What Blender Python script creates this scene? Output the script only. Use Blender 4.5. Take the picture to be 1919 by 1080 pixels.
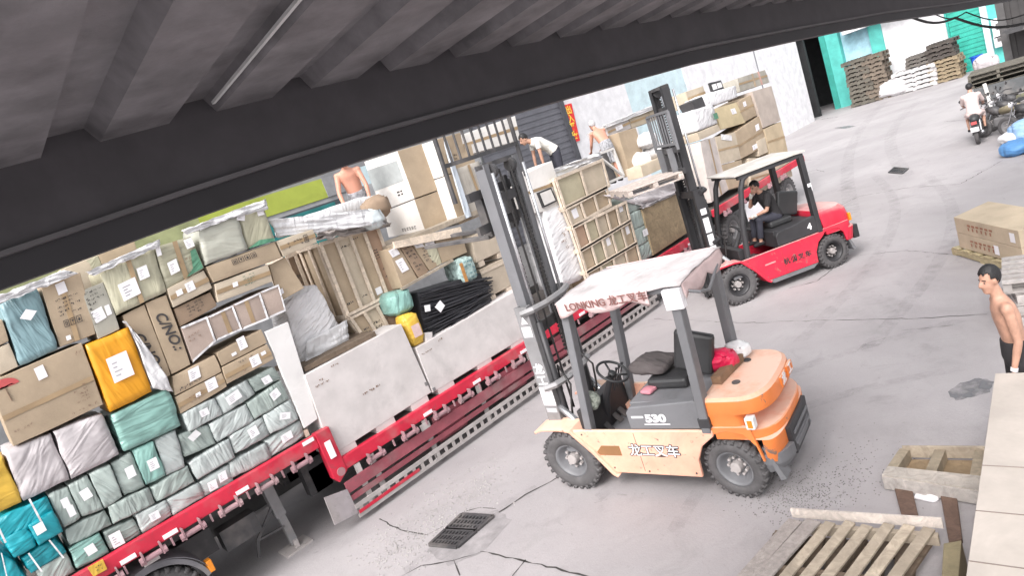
import bpy, bmesh, math, random
from mathutils import Vector, Matrix, noise
random.seed(7)
for o in list(bpy.data.objects): bpy.data.objects.remove(o)
S = bpy.context.scene; C = S.collection
PI = math.pi; rad = math.radians
# ------------------------------------------------------------------ camera, sky, sun, exposure
CAMH = 4.2; FPX = 1200.0
CR = ((0.6794713285809922, -0.6558403096740661, -0.32892583030613987),
      (0.3694906809911352, -0.08144455852102928, 0.9256583714019956),
      (-0.6338732919887582, -0.7504933524639060, 0.18698764025932002))
cd = bpy.data.cameras.new('camera'); cam = bpy.data.objects.new('camera', cd); C.objects.link(cam)
m3 = Matrix(CR).transposed(); cam.matrix_world = Matrix.Translation((0, 0, CAMH)) @ m3.to_4x4()
cd.sensor_fit = 'HORIZONTAL'; cd.sensor_width = 36.0; cd.lens = 36.0*FPX/1919.0
cd.clip_start = 0.05; cd.clip_end = 600; S.camera = cam
W = bpy.data.worlds.new('World'); S.world = W; W.use_nodes = True
nt = W.node_tree; nt.nodes.clear()
out = nt.nodes.new('ShaderNodeOutputWorld'); bg = nt.nodes.new('ShaderNodeBackground')
sky = nt.nodes.new('ShaderNodeTexSky'); sky.sky_type = 'NISHITA'; sky.sun_disc = False
SUN_EL, SUN_AZ = 46.0, -108.0           # azimuth measured from +Y towards +X
sky.sun_elevation = rad(SUN_EL); sky.sun_rotation = rad(SUN_AZ)
sky.air_density = 1.0; sky.dust_density = 4.0; sky.ozone_density = 1.0
hs = nt.nodes.new('ShaderNodeHueSaturation'); hs.inputs['Saturation'].default_value = 0.16; hs.inputs['Value'].default_value = 1.0
nt.links.new(sky.outputs[0], hs.inputs['Color']); nt.links.new(hs.outputs[0], bg.inputs[0])
bg.inputs[1].default_value = 0.15; nt.links.new(bg.outputs[0], out.inputs[0])
sl = bpy.data.lights.new('sun', 'SUN'); sl.energy = 1.1; sl.angle = rad(30); sl.color = (1.0, 0.95, 0.93)
so = bpy.data.objects.new('sun', sl); C.objects.link(so)
sd = Vector((math.cos(rad(SUN_EL))*math.sin(rad(SUN_AZ)), math.cos(rad(SUN_EL))*math.cos(rad(SUN_AZ)), math.sin(rad(SUN_EL))))
so.rotation_euler = sd.to_track_quat('Z', 'Y').to_euler()
S.view_settings.view_transform = 'Standard'; S.view_settings.look = 'None'
S.view_settings.exposure = 1.15; S.view_settings.gamma = 1.0
S.render.engine = 'CYCLES'; S.cycles.max_bounces = 6; S.cycles.use_denoising = True
# ------------------------------------------------------------------ pixel -> place on a plane
RT = Matrix(CR).transposed()
def ray(px, py): return RT @ Vector(((px-959.5)/FPX, -(py-540.0)/FPX, -1.0))
def _on(p, ax, v):
    d = ray(*p); o = Vector((0, 0, CAMH)); return o + d*((v-o[ax])/d[ax])
def PX(p, x): return _on(p, 0, x)
def PY(p, y): return _on(p, 1, y)
def PZ(p, z=0.0): return _on(p, 2, z)
# ------------------------------------------------------------------ materials
_M = {}
def mat(name, col, rough=0.6, kind=None, sc=1.0, bump=0.0, var=0.12, metal=0.0, spec=0.5, lit_top=None):
    if name in _M: return _M[name]
    m = bpy.data.materials.new(name); m.use_nodes = True; t = m.node_tree; N = t.nodes; L = t.links
    b = N['Principled BSDF']; b.inputs['Roughness'].default_value = rough; b.inputs['Metallic'].default_value = metal
    b.inputs['Specular IOR Level'].default_value = spec
    tc = N.new('ShaderNodeTexCoord'); mp = N.new('ShaderNodeMapping'); L.new(tc.outputs['Object'], mp.inputs[0])
    oi = N.new('ShaderNodeObjectInfo')
    ad = N.new('ShaderNodeVectorMath'); ad.operation = 'ADD'; L.new(mp.outputs[0], ad.inputs[0])
    cmb = N.new('ShaderNodeCombineXYZ'); mu = N.new('ShaderNodeMath'); mu.operation = 'MULTIPLY'; mu.inputs[1].default_value = 37.0
    L.new(oi.outputs['Random'], mu.inputs[0]); L.new(mu.outputs[0], cmb.inputs[0]); L.new(mu.outputs[0], cmb.inputs[2]); L.new(cmb.outputs[0], ad.inputs[1])
    vec = ad.outputs[0]
    def nz(scale, det=4, rgh=0.6, dist=0.0, typ='FBM'):
        n = N.new('ShaderNodeTexNoise'); n.noise_type = typ; n.inputs['Scale'].default_value = scale*sc; n.inputs['Detail'].default_value = det
        n.inputs['Roughness'].default_value = rgh; n.inputs['Distortion'].default_value = dist; L.new(vec, n.inputs['Vector']); return n
    def ramp(src, a, b2):
        r = N.new('ShaderNodeMapRange'); r.inputs['From Min'].default_value = a; r.inputs['From Max'].default_value = b2; L.new(src, r.inputs['Value']); return r.outputs[0]
    def mix(f, c1, c2, mode='MIX'):
        x = N.new('ShaderNodeMix'); x.data_type = 'RGBA'; x.blend_type = mode
        for i, c in ((6, c1), (7, c2)):
            if isinstance(c, tuple): x.inputs[i].default_value = (*c, 1)
            else: L.new(c, x.inputs[i])
        if isinstance(f, float): x.inputs[0].default_value = f
        else: L.new(f, x.inputs[0])
        return x.outputs[2]
    dark = tuple(c*(1-2.2*var) for c in col); lite = tuple(min(1, c*(1+var)) for c in col)
    n1 = nz(2.2, 5); c = mix(ramp(n1.outputs[0], 0.32, 0.68), dark, lite)
    # every object a touch lighter or darker than its twins
    hv = N.new('ShaderNodeHueSaturation'); L.new(c, hv.inputs['Color'])
    vr = N.new('ShaderNodeMapRange'); vr.inputs['To Min'].default_value = 1-var*0.9; vr.inputs['To Max'].default_value = 1+var*0.9
    L.new(oi.outputs['Random'], vr.inputs['Value']); L.new(vr.outputs[0], hv.inputs['Value']); c = hv.outputs[0]
    hgt = None
    if kind == 'wood':
        mp.inputs['Scale'].default_value = (1, 1, 1)
        w = nz(9, 6, 0.65, 1.2); c = mix(ramp(w.outputs[0], 0.35, 0.75), c, tuple(x*0.55 for x in col)); hgt = w.outputs[0]
    elif kind == 'ply':
        w = nz(1.1, 6, 0.7, 0.6); c = mix(ramp(w.outputs[0], 0.52, 0.8), c, tuple(x*0.72 for x in col))
        s = nz(21, 4, 0.65); c = mix(ramp(s.outputs[0], 0.70, 0.80), c, tuple(x*0.55 for x in col)); hgt = w.outputs[0]
    elif kind == 'card':
        w = nz(60, 3, 0.6); c = mix(ramp(w.outputs[0], 0.3, 0.9), c, tuple(x*0.86 for x in col)); hgt = nz(5, 3).outputs[0]
    elif kind == 'wrap':                     # long pulled creases, their direction different on every object
        vr2 = N.new('ShaderNodeVectorRotate'); vr2.rotation_type = 'AXIS_ANGLE'; vr2.inputs['Axis'].default_value = (0.1, 1, 0.1); L.new(vec, vr2.inputs['Vector'])
        am = N.new('ShaderNodeMath'); am.operation = 'MULTIPLY'; am.inputs[1].default_value = 5.3; L.new(oi.outputs['Random'], am.inputs[0]); L.new(am.outputs[0], vr2.inputs['Angle'])
        mp2 = N.new('ShaderNodeMapping'); mp2.inputs['Scale'].default_value = (1.0, 1.0, 4.2); L.new(vr2.outputs[0], mp2.inputs[0]); vec = mp2.outputs[0]
        w = nz(1.7, 2, 0.45, 0.9); w2 = nz(2.1, 1, 0.4, 1.1, 'RIDGED_MULTIFRACTAL')
        mm = N.new('ShaderNodeMath'); mm.operation = 'MULTIPLY_ADD'; L.new(w2.outputs[0], mm.inputs[0]); mm.inputs[1].default_value = 0.30; L.new(w.outputs[0], mm.inputs[2]); hgt = mm.outputs[0]
    elif kind == 'paint':                    # scuffs and chips through to dull primer
        w = nz(7, 7, 0.75, 0.5); c = mix(ramp(w.outputs[0], 0.61, 0.66), c, (0.18, 0.14, 0.12)); w2 = nz(1.1, 7, 0.7, 0.9); c = mix(ramp(w2.outputs[0], 0.50, 0.85), c, tuple(x*0.55+0.06 for x in col)); hgt = w.outputs[0]
    elif kind == 'worn':
        w = nz(5, 8, 0.75, 0.4); c = mix(ramp(w.outputs[0], 0.55, 0.72), c, tuple(min(1, x*0.45+0.05) for x in col)); hgt = w.outputs[0]
        w2 = nz(1.3, 4); c = mix(ramp(w2.outputs[0], 0.5, 0.9), c, (0.30, 0.27, 0.25))
    elif kind == 'stain':
        w = nz(0.9, 8, 0.7, 0.8); c = mix(ramp(w.outputs[0], 0.5, 0.75), c, tuple(x*0.7 for x in col)); hgt = w.outputs[0]
    elif kind == 'fuzz':
        hgt = nz(25, 4).outputs[0]
    if lit_top:                                 # overexposed light on upward faces, mixed into the colour as a pale tone
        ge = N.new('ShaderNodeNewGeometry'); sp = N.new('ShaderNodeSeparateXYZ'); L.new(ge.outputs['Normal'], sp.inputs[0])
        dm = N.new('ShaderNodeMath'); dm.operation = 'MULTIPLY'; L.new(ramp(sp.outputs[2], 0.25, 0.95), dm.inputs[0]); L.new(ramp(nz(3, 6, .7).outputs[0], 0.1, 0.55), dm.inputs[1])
        dn = N.new('ShaderNodeMath'); dn.operation = 'MULTIPLY'; dn.inputs[1].default_value = lit_top[1]; L.new(dm.outputs[0], dn.inputs[0]); c = mix(dn.outputs[0], c, lit_top[0])
    L.new(c, b.inputs['Base Color'])
    if bump and hgt is not None:
        bp = N.new('ShaderNodeBump'); bp.inputs['Strength'].default_value = min(1.0, bump); bp.inputs['Distance'].default_value = 0.07 if kind == 'wrap' else 0.05
        L.new(hgt, bp.inputs['Height']); L.new(bp.outputs[0], b.inputs['Normal'])
    _M[name] = m; return m
CARD = mat('cardboard', (0.43, 0.335, 0.235), 0.8, 'card', bump=0.12)
CARDL = mat('cardboard_pale', (0.52, 0.44, 0.34), 0.8, 'card', bump=0.12)
CARDD = mat('cardboard_dark', (0.30, 0.215, 0.15), 0.85, 'card', bump=0.12)
CARDF = mat('cardboard_in_film', (0.43, 0.41, 0.30), 0.35, 'wrap', bump=0.45)
GREEN = mat('grey_green_wrap', (0.33, 0.385, 0.36), 0.42, 'wrap', sc=1.2, bump=0.75)
GREENL = mat('pale_green_wrap', (0.44, 0.48, 0.47), 0.40, 'wrap', sc=1.2, bump=0.75)
PINKW = mat('pinkish_wrap', (0.53, 0.49, 0.50), 0.45, 'wrap', bump=0.7)
TEAL = mat('teal_wrap', (0.010, 0.30, 0.36), 0.36, 'wrap', sc=1.1, bump=0.9)
MINT = mat('mint_wrap', (0.24, 0.43, 0.385), 0.34, 'wrap', bump=0.9)
BLUEG = mat('blue_grey_wrap', (0.21, 0.33, 0.36), 0.4, 'wrap', sc=1.3, bump=0.7)
ORNG = mat('orange_wrap', (0.66, 0.29, 0.012), 0.42, 'wrap', bump=0.35, var=0.06)
GREYB = mat('grey_film', (0.42, 0.42, 0.36), 0.38, 'wrap', bump=0.35)
BUNDLE = mat('bright_white_film', (0.82, 0.80, 0.81), 0.5, 'wrap', sc=1.7, bump=0.8, var=0.04, spec=0.3)
FILM = mat('white_film', (0.70, 0.69, 0.70), 0.5, 'wrap', bump=0.55, var=0.06, spec=0.3)
CARDG = mat('cardboard_greenish', (0.42, 0.375, 0.265), 0.8, 'card', bump=0.12)
PAPER = mat('paper', (0.80, 0.78, 0.80), 0.75, var=0.03)
INK = mat('ink', (0.05, 0.045, 0.045), 0.8, var=0.02)
INKR = mat('red_ink', (0.50, 0.09, 0.09), 0.8, var=0.05)
INKF = mat('faded_ink', (0.22, 0.14, 0.10), 0.85, var=0.05)
PLY = mat('pale_plywood', (0.60, 0.56, 0.55), 0.7, 'ply', bump=0.1, var=0.07)
PLYT = mat('tan_plywood', (0.50, 0.42, 0.33), 0.7, 'ply', bump=0.1, var=0.07)
WHITEB = mat('white_board', (0.74, 0.72, 0.71), 0.55, 'ply', var=0.04)
PINE = mat('pine_slat', (0.74, 0.62, 0.50), 0.7, 'wood', bump=0.15)
WOOD = mat('grey_wood', (0.42, 0.355, 0.28), 0.8, 'wood', bump=0.25)
WOODD = mat('dark_wood', (0.17, 0.125, 0.09), 0.85, 'wood', bump=0.3)
BLACKP = mat('black_plastic', (0.03, 0.03, 0.032), 0.5, var=0.1)
TANT = mat('tan_tape', (0.36, 0.255, 0.15), 0.28, var=0.1)
TAPEG = mat('green_tape', (0.10, 0.27, 0.17), 0.35, 'wrap', bump=0.5)
YELL = mat('yellow_wrap', (0.68, 0.43, 0.06), 0.4, 'wrap', bump=0.4)
RED = mat('red_trailer_paint', (0.58, 0.018, 0.05), 0.5, 'worn', bump=0.1, var=0.1)
DRED = mat('dull_red_steel', (0.28, 0.07, 0.09), 0.65, 'worn', bump=0.15)
PALEST = mat('dusty_pale_steel', (0.42, 0.385, 0.375), 0.7, 'worn', bump=0.15)
STEEL = mat('grey_steel', (0.20, 0.195, 0.20), 0.5, 'worn', bump=0.1)
DSTEEL = mat('dark_steel', (0.055, 0.053, 0.056), 0.55, 'worn', bump=0.1)
CHROME = mat('bright_rod', (0.6, 0.6, 0.62), 0.25, metal=0.8)
RUBBER = mat('tyre_rubber', (0.095, 0.09, 0.092), 0.85, 'stain', sc=4, bump=0.2)
AMBER = mat('amber_lens', (0.75, 0.25, 0.02), 0.3, var=0.03)
# ------------------------------------------------------------------ mesh builder
WM = {}                                  # world matrix of each thing
class MB:
    def __init__(s): s.v = []; s.f = []
    def add(s, vs, fs):
        k = len(s.v); s.v += [Vector(p) for p in vs]; s.f += [tuple(i+k for i in f) for f in fs]; return s
    def hexa(s, p):                      # 8 points: front TL TR BR BL, back TL TR BR BL
        return s.add(p, [(0, 3, 2, 1), (4, 5, 6, 7), (0, 1, 5, 4), (1, 2, 6, 5), (2, 3, 7, 6), (3, 0, 4, 7)])
    def box(s, c, d, rz=0.0, m=None):
        x, y, z = d[0]/2, d[1]/2, d[2]/2
        ps = [(-x, -y, z), (x, -y, z), (x, -y, -z), (-x, -y, -z), (-x, y, z), (x, y, z), (x, y, -z), (-x, y, -z)]
        M = m if m is not None else Matrix.Rotation(rz, 3, 'Z')
        return s.hexa([Vector(c)+M @ Vector(p) for p in ps])
    def b2(s, lo, hi): return s.box([(a+b)/2 for a, b in zip(lo, hi)], [abs(b-a) for a, b in zip(lo, hi)])
    def bar(s, a, b, w, h, up=(0, 0, 1)):
        a, b = Vector(a), Vector(b); d = (b-a); x = d.normalized(); u = Vector(up)
        y = u.cross(x)
        if y.length < 1e-5: y = Vector((0, 1, 0)).cross(x)
        y.normalize(); z = x.cross(y); M = Matrix((x, y, z)).transposed()
        return s.box((a+b)/2, (d.length, w, h), m=M)
    def tube(s, pts, r, n=10, cap=True):
        pts = [Vector(p) for p in pts]; rs = r if isinstance(r, (list, tuple)) else [r]*len(pts); rings = []
        prev = None
        for i, p in enumerate(pts):
            t = ((pts[min(i+1, len(pts)-1)]-pts[max(i-1, 0)]).normalized())
            if prev is None:
                a = Vector((0, 0, 1)) if abs(t.z) < 0.9 else Vector((1, 0, 0)); u = t.cross(a).normalized()
            else: u = (prev - t*prev.dot(t)).normalized()
            prev = u; w = t.cross(u)
            rings.append([p+(u*math.cos(2*PI*k/n)+w*math.sin(2*PI*k/n))*rs[i] for k in range(n)])
        vs = [q for rg in rings for q in rg]; fs = []
        for i in range(len(pts)-1):
            for k in range(n): fs.append((i*n+k, i*n+(k+1) % n, (i+1)*n+(k+1) % n, (i+1)*n+k))
        if cap: fs.append(tuple(range(n-1, -1, -1))); fs.append(tuple((len(pts)-1)*n+k for k in range(n)))
        return s.add(vs, fs)
    def cyl(s, a, b, r, n=16): return s.tube([a, b], r, n)
    def lathe(s, prof, c, ax, n=32):     # prof: (radius, offset along ax)
        ax = Vector(ax).normalized(); c = Vector(c); a = Vector((0, 0, 1)) if abs(ax.z) < 0.9 else Vector((1, 0, 0))
        u = ax.cross(a).normalized(); w = ax.cross(u); vs = []; fs = []; k = len(prof)
        for i in range(n):
            d = u*math.cos(2*PI*i/n)+w*math.sin(2*PI*i/n)
            vs += [c+d*r+ax*o for r, o in prof]
        for i in range(n):
            for j in range(k-1): fs.append((i*k+j, i*k+j+1, ((i+1) % n)*k+j+1, ((i+1) % n)*k+j))
        return s.add(vs, fs)
    def prism(s, poly, ext):             # polygon (any plane) swept by a vector
        n = len(poly); e = Vector(ext); vs = [Vector(p) for p in poly]+[Vector(p)+e for p in poly]
        fs = [tuple(range(n-1, -1, -1)), tuple(range(n, 2*n))]+[(i, (i+1) % n, n+(i+1) % n, n+i) for i in range(n)]
        return s.add(vs, fs)
    def grid(s, fn, nu, nv, thick=None):
        vs = [fn(i/nu, j/nv) for j in range(nv+1) for i in range(nu+1)]; w = nu+1
        fs = [(j*w+i, j*w+i+1, (j+1)*w+i+1, (j+1)*w+i) for j in range(nv) for i in range(nu)]
        if thick is not None:
            t = Vector(thick); k = len(vs); vs = [Vector(v) for v in vs]; vs += [v+t for v in vs]; fs += [tuple(a+k for a in reversed(f)) for f in fs]
            edge = [j for j in range(nu)]; rim = [(i) for i in range(nu+1)]+[j*w+nu for j in range(1, nv+1)]+[nv*w+i for i in range(nu-1, -1, -1)]+[j*w for j in range(nv-1, 0, -1)]
            fs += [(rim[i], rim[(i+1) % len(rim)], rim[(i+1) % len(rim)]+k, rim[i]+k) for i in range(len(rim))]
        return s.add(vs, fs)
    def build(s, name, material, parent=None, world=False, origin=None, bevel=0.0, smooth=False, seg=2, fix=True):
        vs = s.v; loc = None
        if parent is not None and world:
            inv = WM[parent.name].inverted(); vs = [inv @ v for v in vs]
        elif parent is None:
            if origin is None:
                lo = [min(v[i] for v in vs) for i in range(3)]; hi = [max(v[i] for v in vs) for i in range(3)]
                origin = ((lo[0]+hi[0])/2, (lo[1]+hi[1])/2, lo[2])
            loc = Vector(origin); vs = [v-loc for v in vs]
        me = bpy.data.meshes.new(name); me.from_pydata([tuple(v) for v in vs], [], s.f); me.materials.append(material)
        bm = bmesh.new(); bm.from_mesh(me)
        if fix: bmesh.ops.recalc_face_normals(bm, faces=bm.faces)
        bm.to_mesh(me); bm.free()
        return link(name, me, parent, loc, bevel, smooth, seg)
def link(name, me, parent=None, loc=None, bevel=0.0, smooth=False, seg=2):
    o = bpy.data.objects.new(name, me); C.objects.link(o)
    if parent is not None: o.parent = parent; WM[o.name] = WM[parent.name]
    else:
        if loc is not None: o.location = loc
        WM[o.name] = Matrix.Translation(o.location)
    if smooth:
        for p in me.polygons: p.use_smooth = True
    if bevel:
        b = o.modifiers.new('edge', 'BEVEL'); b.width = bevel; b.segments = seg; b.limit_method = 'ANGLE'; b.angle_limit = rad(40)
    return o
def tag(o, label=None, cat=None, group=None, kind=None):
    if label: o['label'] = label
    if cat: o['category'] = cat
    if group: o['group'] = group
    if kind: o['kind'] = kind
    return o
def thing(name, label, cat, loc=(0, 0, 0), rz=0.0, group=None):
    o = bpy.data.objects.new(name, None); C.objects.link(o); o.location = loc; o.rotation_euler = (0, 0, rz); o.empty_display_size = 0.2
    WM[o.name] = Matrix.Translation(loc) @ Matrix.Rotation(rz, 4, 'Z'); return tag(o, label, cat, group)
def dup(root, loc=None, rz=None, label=None, scale=None):
    r = root.copy(); C.objects.link(r)
    if loc is not None: r.location = loc
    if rz is not None: r.rotation_euler = (0, 0, rz)
    if scale: r.scale = scale
    if label: r['label'] = label
    for ch in list(root.children):
        c = ch.copy(); C.objects.link(c); c.parent = r
        for g in list(ch.children):
            d = g.copy(); C.objects.link(d); d.parent = c
    return r
def soften(me, amt, freq, cuts, inset=0.0, seed=0):
    bm = bmesh.new(); bm.from_mesh(me)
    bmesh.ops.subdivide_edges(bm, edges=bm.edges[:], cuts=cuts, use_grid_fill=True)
    bm.normal_update(); c = Vector((0, 0, 0))
    for v in bm.verts: c += v.co
    c /= len(bm.verts); lo = [min(v.co[i] for v in bm.verts) for i in range(3)]; hi = [max(v.co[i] for v in bm.verts) for i in range(3)]
    nrm = [v.normal.copy() for v in bm.verts]; sh = Vector((seed*7.3, seed*3.1, seed*1.7))
    for v, n in zip(bm.verts, nrm):
        e = sorted(abs(2*(v.co[i]-lo[i])/max(1e-6, hi[i]-lo[i])-1) for i in range(3))   # e[1]: 0 mid-face .. 1 edge
        k = noise.noise(v.co*freq+sh)*0.65+noise.noise(v.co*freq*2.3+sh)*0.35
        v.co += n*(amt*k + inset*(1-e[1]**2) - inset*1.6*max(0, e[1]-0.55)/0.45*(0.6+e[0]))
    bm.to_mesh(me); bm.free()
    for p in me.polygons: p.use_smooth = True
def text_mesh(body, size, ext=0.002, bold=0.0):
    cu = bpy.data.curves.new('t', 'FONT'); cu.body = body; cu.size = size; cu.extrude = ext; cu.align_x = 'CENTER'; cu.align_y = 'CENTER'; cu.offset = bold
    o = bpy.data.objects.new('t', cu); C.objects.link(o); dg = bpy.context.evaluated_depsgraph_get(); dg.update()
    me = bpy.data.meshes.new_from_object(o.evaluated_get(dg)); bpy.data.objects.remove(o); return me
def lettering(name, body, size, pos, xd, yd, material, parent, world=False, bold=0.0, sx=1.0):
    me = text_mesh(body, size, bold=bold); x = Vector(xd).normalized(); y = Vector(yd).normalized(); z = x.cross(y)
    M = Matrix((x*sx, y, z)).transposed().to_4x4(); M.translation = Vector(pos)
    if world: M = WM[parent.name].inverted() @ M
    me.transform(M); me.materials.clear(); me.materials.append(material); return link(name, me, parent)
# ================================================================== THE SETTING
def ground_material():
    m = bpy.data.materials.new('yard_concrete'); m.use_nodes = True; t = m.node_tree; N = t.nodes; L = t.links; b = N['Principled BSDF']
    b.inputs['Roughness'].default_value = 0.8
    g = N.new('ShaderNodeNewGeometry')
    def nz(s, d, r=0.6, dist=0.0):
        n = N.new('ShaderNodeTexNoise'); n.inputs['Scale'].default_value = s; n.inputs['Detail'].default_value = d; n.inputs['Roughness'].default_value = r
        n.inputs['Distortion'].default_value = dist; L.new(g.outputs['Position'], n.inputs['Vector']); return n.outputs[0]
    def mr(src, a, c, lo=0.0, hi=1.0):
        r = N.new('ShaderNodeMapRange'); r.inputs[1].default_value = a; r.inputs[2].default_value = c; r.inputs[3].default_value = lo; r.inputs[4].default_value = hi; L.new(src, r.inputs[0]); return r.outputs[0]
    def mix(f, a, c, mode='MIX'):
        x = N.new('ShaderNodeMix'); x.data_type = 'RGBA'; x.blend_type = mode; L.new(f, x.inputs[0])
        for i, q in ((6, a), (7, c)):
            if isinstance(q, tuple): x.inputs[i].default_value = (*q, 1)
            else: L.new(q, x.inputs[i])
        return x.outputs[2]
    c = mix(mr(nz(0.35, 6, 0.6, 0.5), 0.35, 0.7), (0.385, 0.360, 0.366), (0.290, 0.270, 0.275))
    c = mix(mr(nz(1.7, 8, 0.72, 0.8), 0.52, 0.78), c, (0.29, 0.275, 0.275))
    c = mix(mr(nz(11, 5, 0.7), 0.6, 0.75, 0, 0.55), c, (0.25, 0.235, 0.23))
    c = mix(mr(nz(60, 3, 0.6), 0.62, 0.72, 0, 0.5), c, (0.22, 0.20, 0.20))
    c = mix(mr(nz(0.11, 4, 0.5, 1.0), 0.5, 0.7, 0, 0.5), c, (0.41, 0.39, 0.39))
    c = mix(mr(nz(0.8, 7, 0.62, 0.3), 0.62, 0.76, 0, 0.55), c, (0.17, 0.16, 0.158))
    c = mix(mr(nz(3.1, 4, 0.6, 1.5), 0.66, 0.74, 0, 0.5), c, (0.19, 0.18, 0.175))
    L.new(c, b.inputs['Base Color'])
    bp = N.new('ShaderNodeBump'); bp.inputs['Strength'].default_value = 0.35; bp.inputs['Distance'].default_value = 0.02; L.new(nz(24, 8, 0.7), bp.inputs['Height']); L.new(bp.outputs[0], b.inputs['Normal'])
    return m
g = MB(); g.add([(-150, -150, 0), (250, -150, 0), (250, 150, 0), (-150, 150, 0)], [(0, 1, 2, 3)])
tag(g.build('ground', ground_material(), origin=(0, 0, 0)), kind='structure')
CRK = mat('crack_dirt', (0.055, 0.05, 0.048), 0.95); WET = mat('damp_stain', (0.17, 0.165, 0.17), 0.3, 'stain', sc=2); PATCH = mat('patched_concrete', (0.315, 0.295, 0.30), 0.85, 'stain', sc=3)
def crack(px, w, seed):
    pts = [PZ(p, 0.0) for p in px]; rnd = random.Random(seed); P = []
    for a, b in zip(pts, pts[1:]):
        n = max(2, int((b-a).length/0.10))
        for k in range(n): P.append(a.lerp(b, k/n)+Vector((rnd.uniform(-1, 1), rnd.uniform(-1, 1), 0))*min(0.03, (b-a).length*0.02))
    P.append(pts[-1]); vs = []; fs = []
    for i, p in enumerate(P):
        d = (P[min(i+1, len(P)-1)]-P[max(i-1, 0)]).normalized(); s = Vector((-d.y, d.x, 0)); ww = w*rnd.uniform(0.08, .85)
        vs += [p+s*ww+Vector((0, 0, .004)), p-s*ww+Vector((0, 0, .004))]
    for i in range(len(P)-1): fs.append((2*i, 2*i+1, 2*i+3, 2*i+2))
    tag(MB().add(vs, fs).build('ground_crack', CRK, origin=(0, 0, 0)), kind='structure')
for i, (px, w) in enumerate([
    ([(935, 962), (985, 928), (1030, 905), (1050, 893)], .022), ([(902, 1034), (960, 1048), (1040, 1066), (1130, 1088)], .018),
    ([(905, 1035), (850, 1052), (790, 1062), (735, 1090)], .016), ([(712, 973), (750, 995), (800, 1004), (830, 988)], .014), ([(985, 1050), (965, 1075), (950, 1095)], .013), ([(850, 1050), (862, 1080)], .012),
    ([(930, 955), (900, 952), (870, 960)], .010), ([(1225, 598), (1400, 606), (1560, 600), (1700, 598), (1850, 590)], .010), ([(1480, 540), (1530, 528), (1560, 505)], .016),
    ([(1575, 385), (1610, 368), (1700, 352), (1800, 345), (1880, 300)], .014), ([(1600, 480), (1700, 470), (1790, 478)], .010), ([(1770, 228), (1830, 222)], .02), ([(1690, 620), (1790, 610)], .006),
    ([(1490, 330), (1530, 318), (1545, 322)], .02), ([(1440, 305), (1540, 298)], .015), ([(1535, 224), (1570, 219)], .05)]): crack(px, w, i)
DAMP = bpy.data.materials.new('damp_edge'); DAMP.use_nodes = True
_t = DAMP.node_tree; _b = _t.nodes['Principled BSDF']; _b.inputs['Base Color'].default_value = (.15, .15, .16, 1); _b.inputs['Roughness'].default_value = .35
_g = _t.nodes.new('ShaderNodeNewGeometry'); _n = _t.nodes.new('ShaderNodeTexNoise'); _n.inputs['Scale'].default_value = 5; _n.inputs['Detail'].default_value = 7
_r = _t.nodes.new('ShaderNodeMapRange'); _r.inputs[1].default_value = .30; _r.inputs[2].default_value = .62; _r.inputs[4].default_value = .75; _t.links.new(_g.outputs['Position'], _n.inputs['Vector']); _t.links.new(_n.outputs[0], _r.inputs[0]); _t.links.new(_r.outputs[0], _b.inputs['Alpha'])
def blotch(name, px, z, m, seed, jag=0.12):
    c = [PZ(p, z) for p in px]; rnd = random.Random(seed); ce = sum(c, Vector((0, 0, 0)))/len(c); P = []
    for a, b in zip(c, c[1:]+c[:1]):
        for k in range(4): q = a.lerp(b, k/4); P.append(q+(q-ce)*rnd.uniform(-jag, jag))
    tag(MB().add(P, [tuple(range(len(P)))]).build(name, m, origin=(0, 0, 0)), kind='structure')
blotch('damp_patch', [(1775, 735), (1800, 718), (1835, 708), (1862, 716), (1855, 735), (1820, 745), (1790, 752)], .004, DAMP, 3, .07)
blotch('patched_ground', [(800, 1035), (850, 975), (930, 958), (960, 975), (900, 1040), (840, 1060)], .003, PATCH, 5, .05)
blotch('damp_patch', [(1560, 240), (1590, 235), (1604, 236), (1585, 241)], .004, DAMP, 8)
TYM = bpy.data.materials.new('tyre_mark'); TYM.use_nodes = True
_t = TYM.node_tree; _b = _t.nodes['Principled BSDF']; _b.inputs['Base Color'].default_value = (.06, .057, .056, 1); _b.inputs['Roughness'].default_value = .9
_g = _t.nodes.new('ShaderNodeNewGeometry'); _n = _t.nodes.new('ShaderNodeTexNoise'); _n.inputs['Scale'].default_value = 4.5; _n.inputs['Detail'].default_value = 8; _n.inputs['Roughness'].default_value = .75
_r = _t.nodes.new('ShaderNodeMapRange'); _r.inputs[1].default_value = .42; _r.inputs[2].default_value = .72; _r.inputs[4].default_value = .16; _t.links.new(_g.outputs['Position'], _n.inputs['Vector']); _t.links.new(_n.outputs[0], _r.inputs[0]); _t.links.new(_r.outputs[0], _b.inputs['Alpha'])
for k, (p0, p1, bow, w) in enumerate((((1120, 935), (1800, 600), .8, .10), ((1260, 1000), (1800, 690), .9, .10), ((1500, 640), (1640, 330), -.9, .12), ((1620, 660), (1740, 330), -.8, .12), ((760, 1075), (1010, 915), .15, .12), ((1380, 620), (1260, 760), .3, .09), ((1700, 330), (1720, 190), .8, .2), ((1600, 420), (1660, 190), .9, .2))):
    A, B2 = PZ(p0, .003), PZ(p1, .003); d = (B2-A).normalized(); s_ = Vector((-d.y, d.x, 0))
    def tf(u, v, A=A, B2=B2, s_=s_, bow=bow, w=w): return A.lerp(B2, u)+s_*(bow*math.sin(PI*u)+w*(2*v-1))+Vector((0, 0, .0006*k))
    tag(MB().grid(tf, 30, 1).build('tyre_mark', TYM, origin=(0, 0, 0)), kind='structure')
rnd = random.Random(4)
gr = MB()
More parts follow.
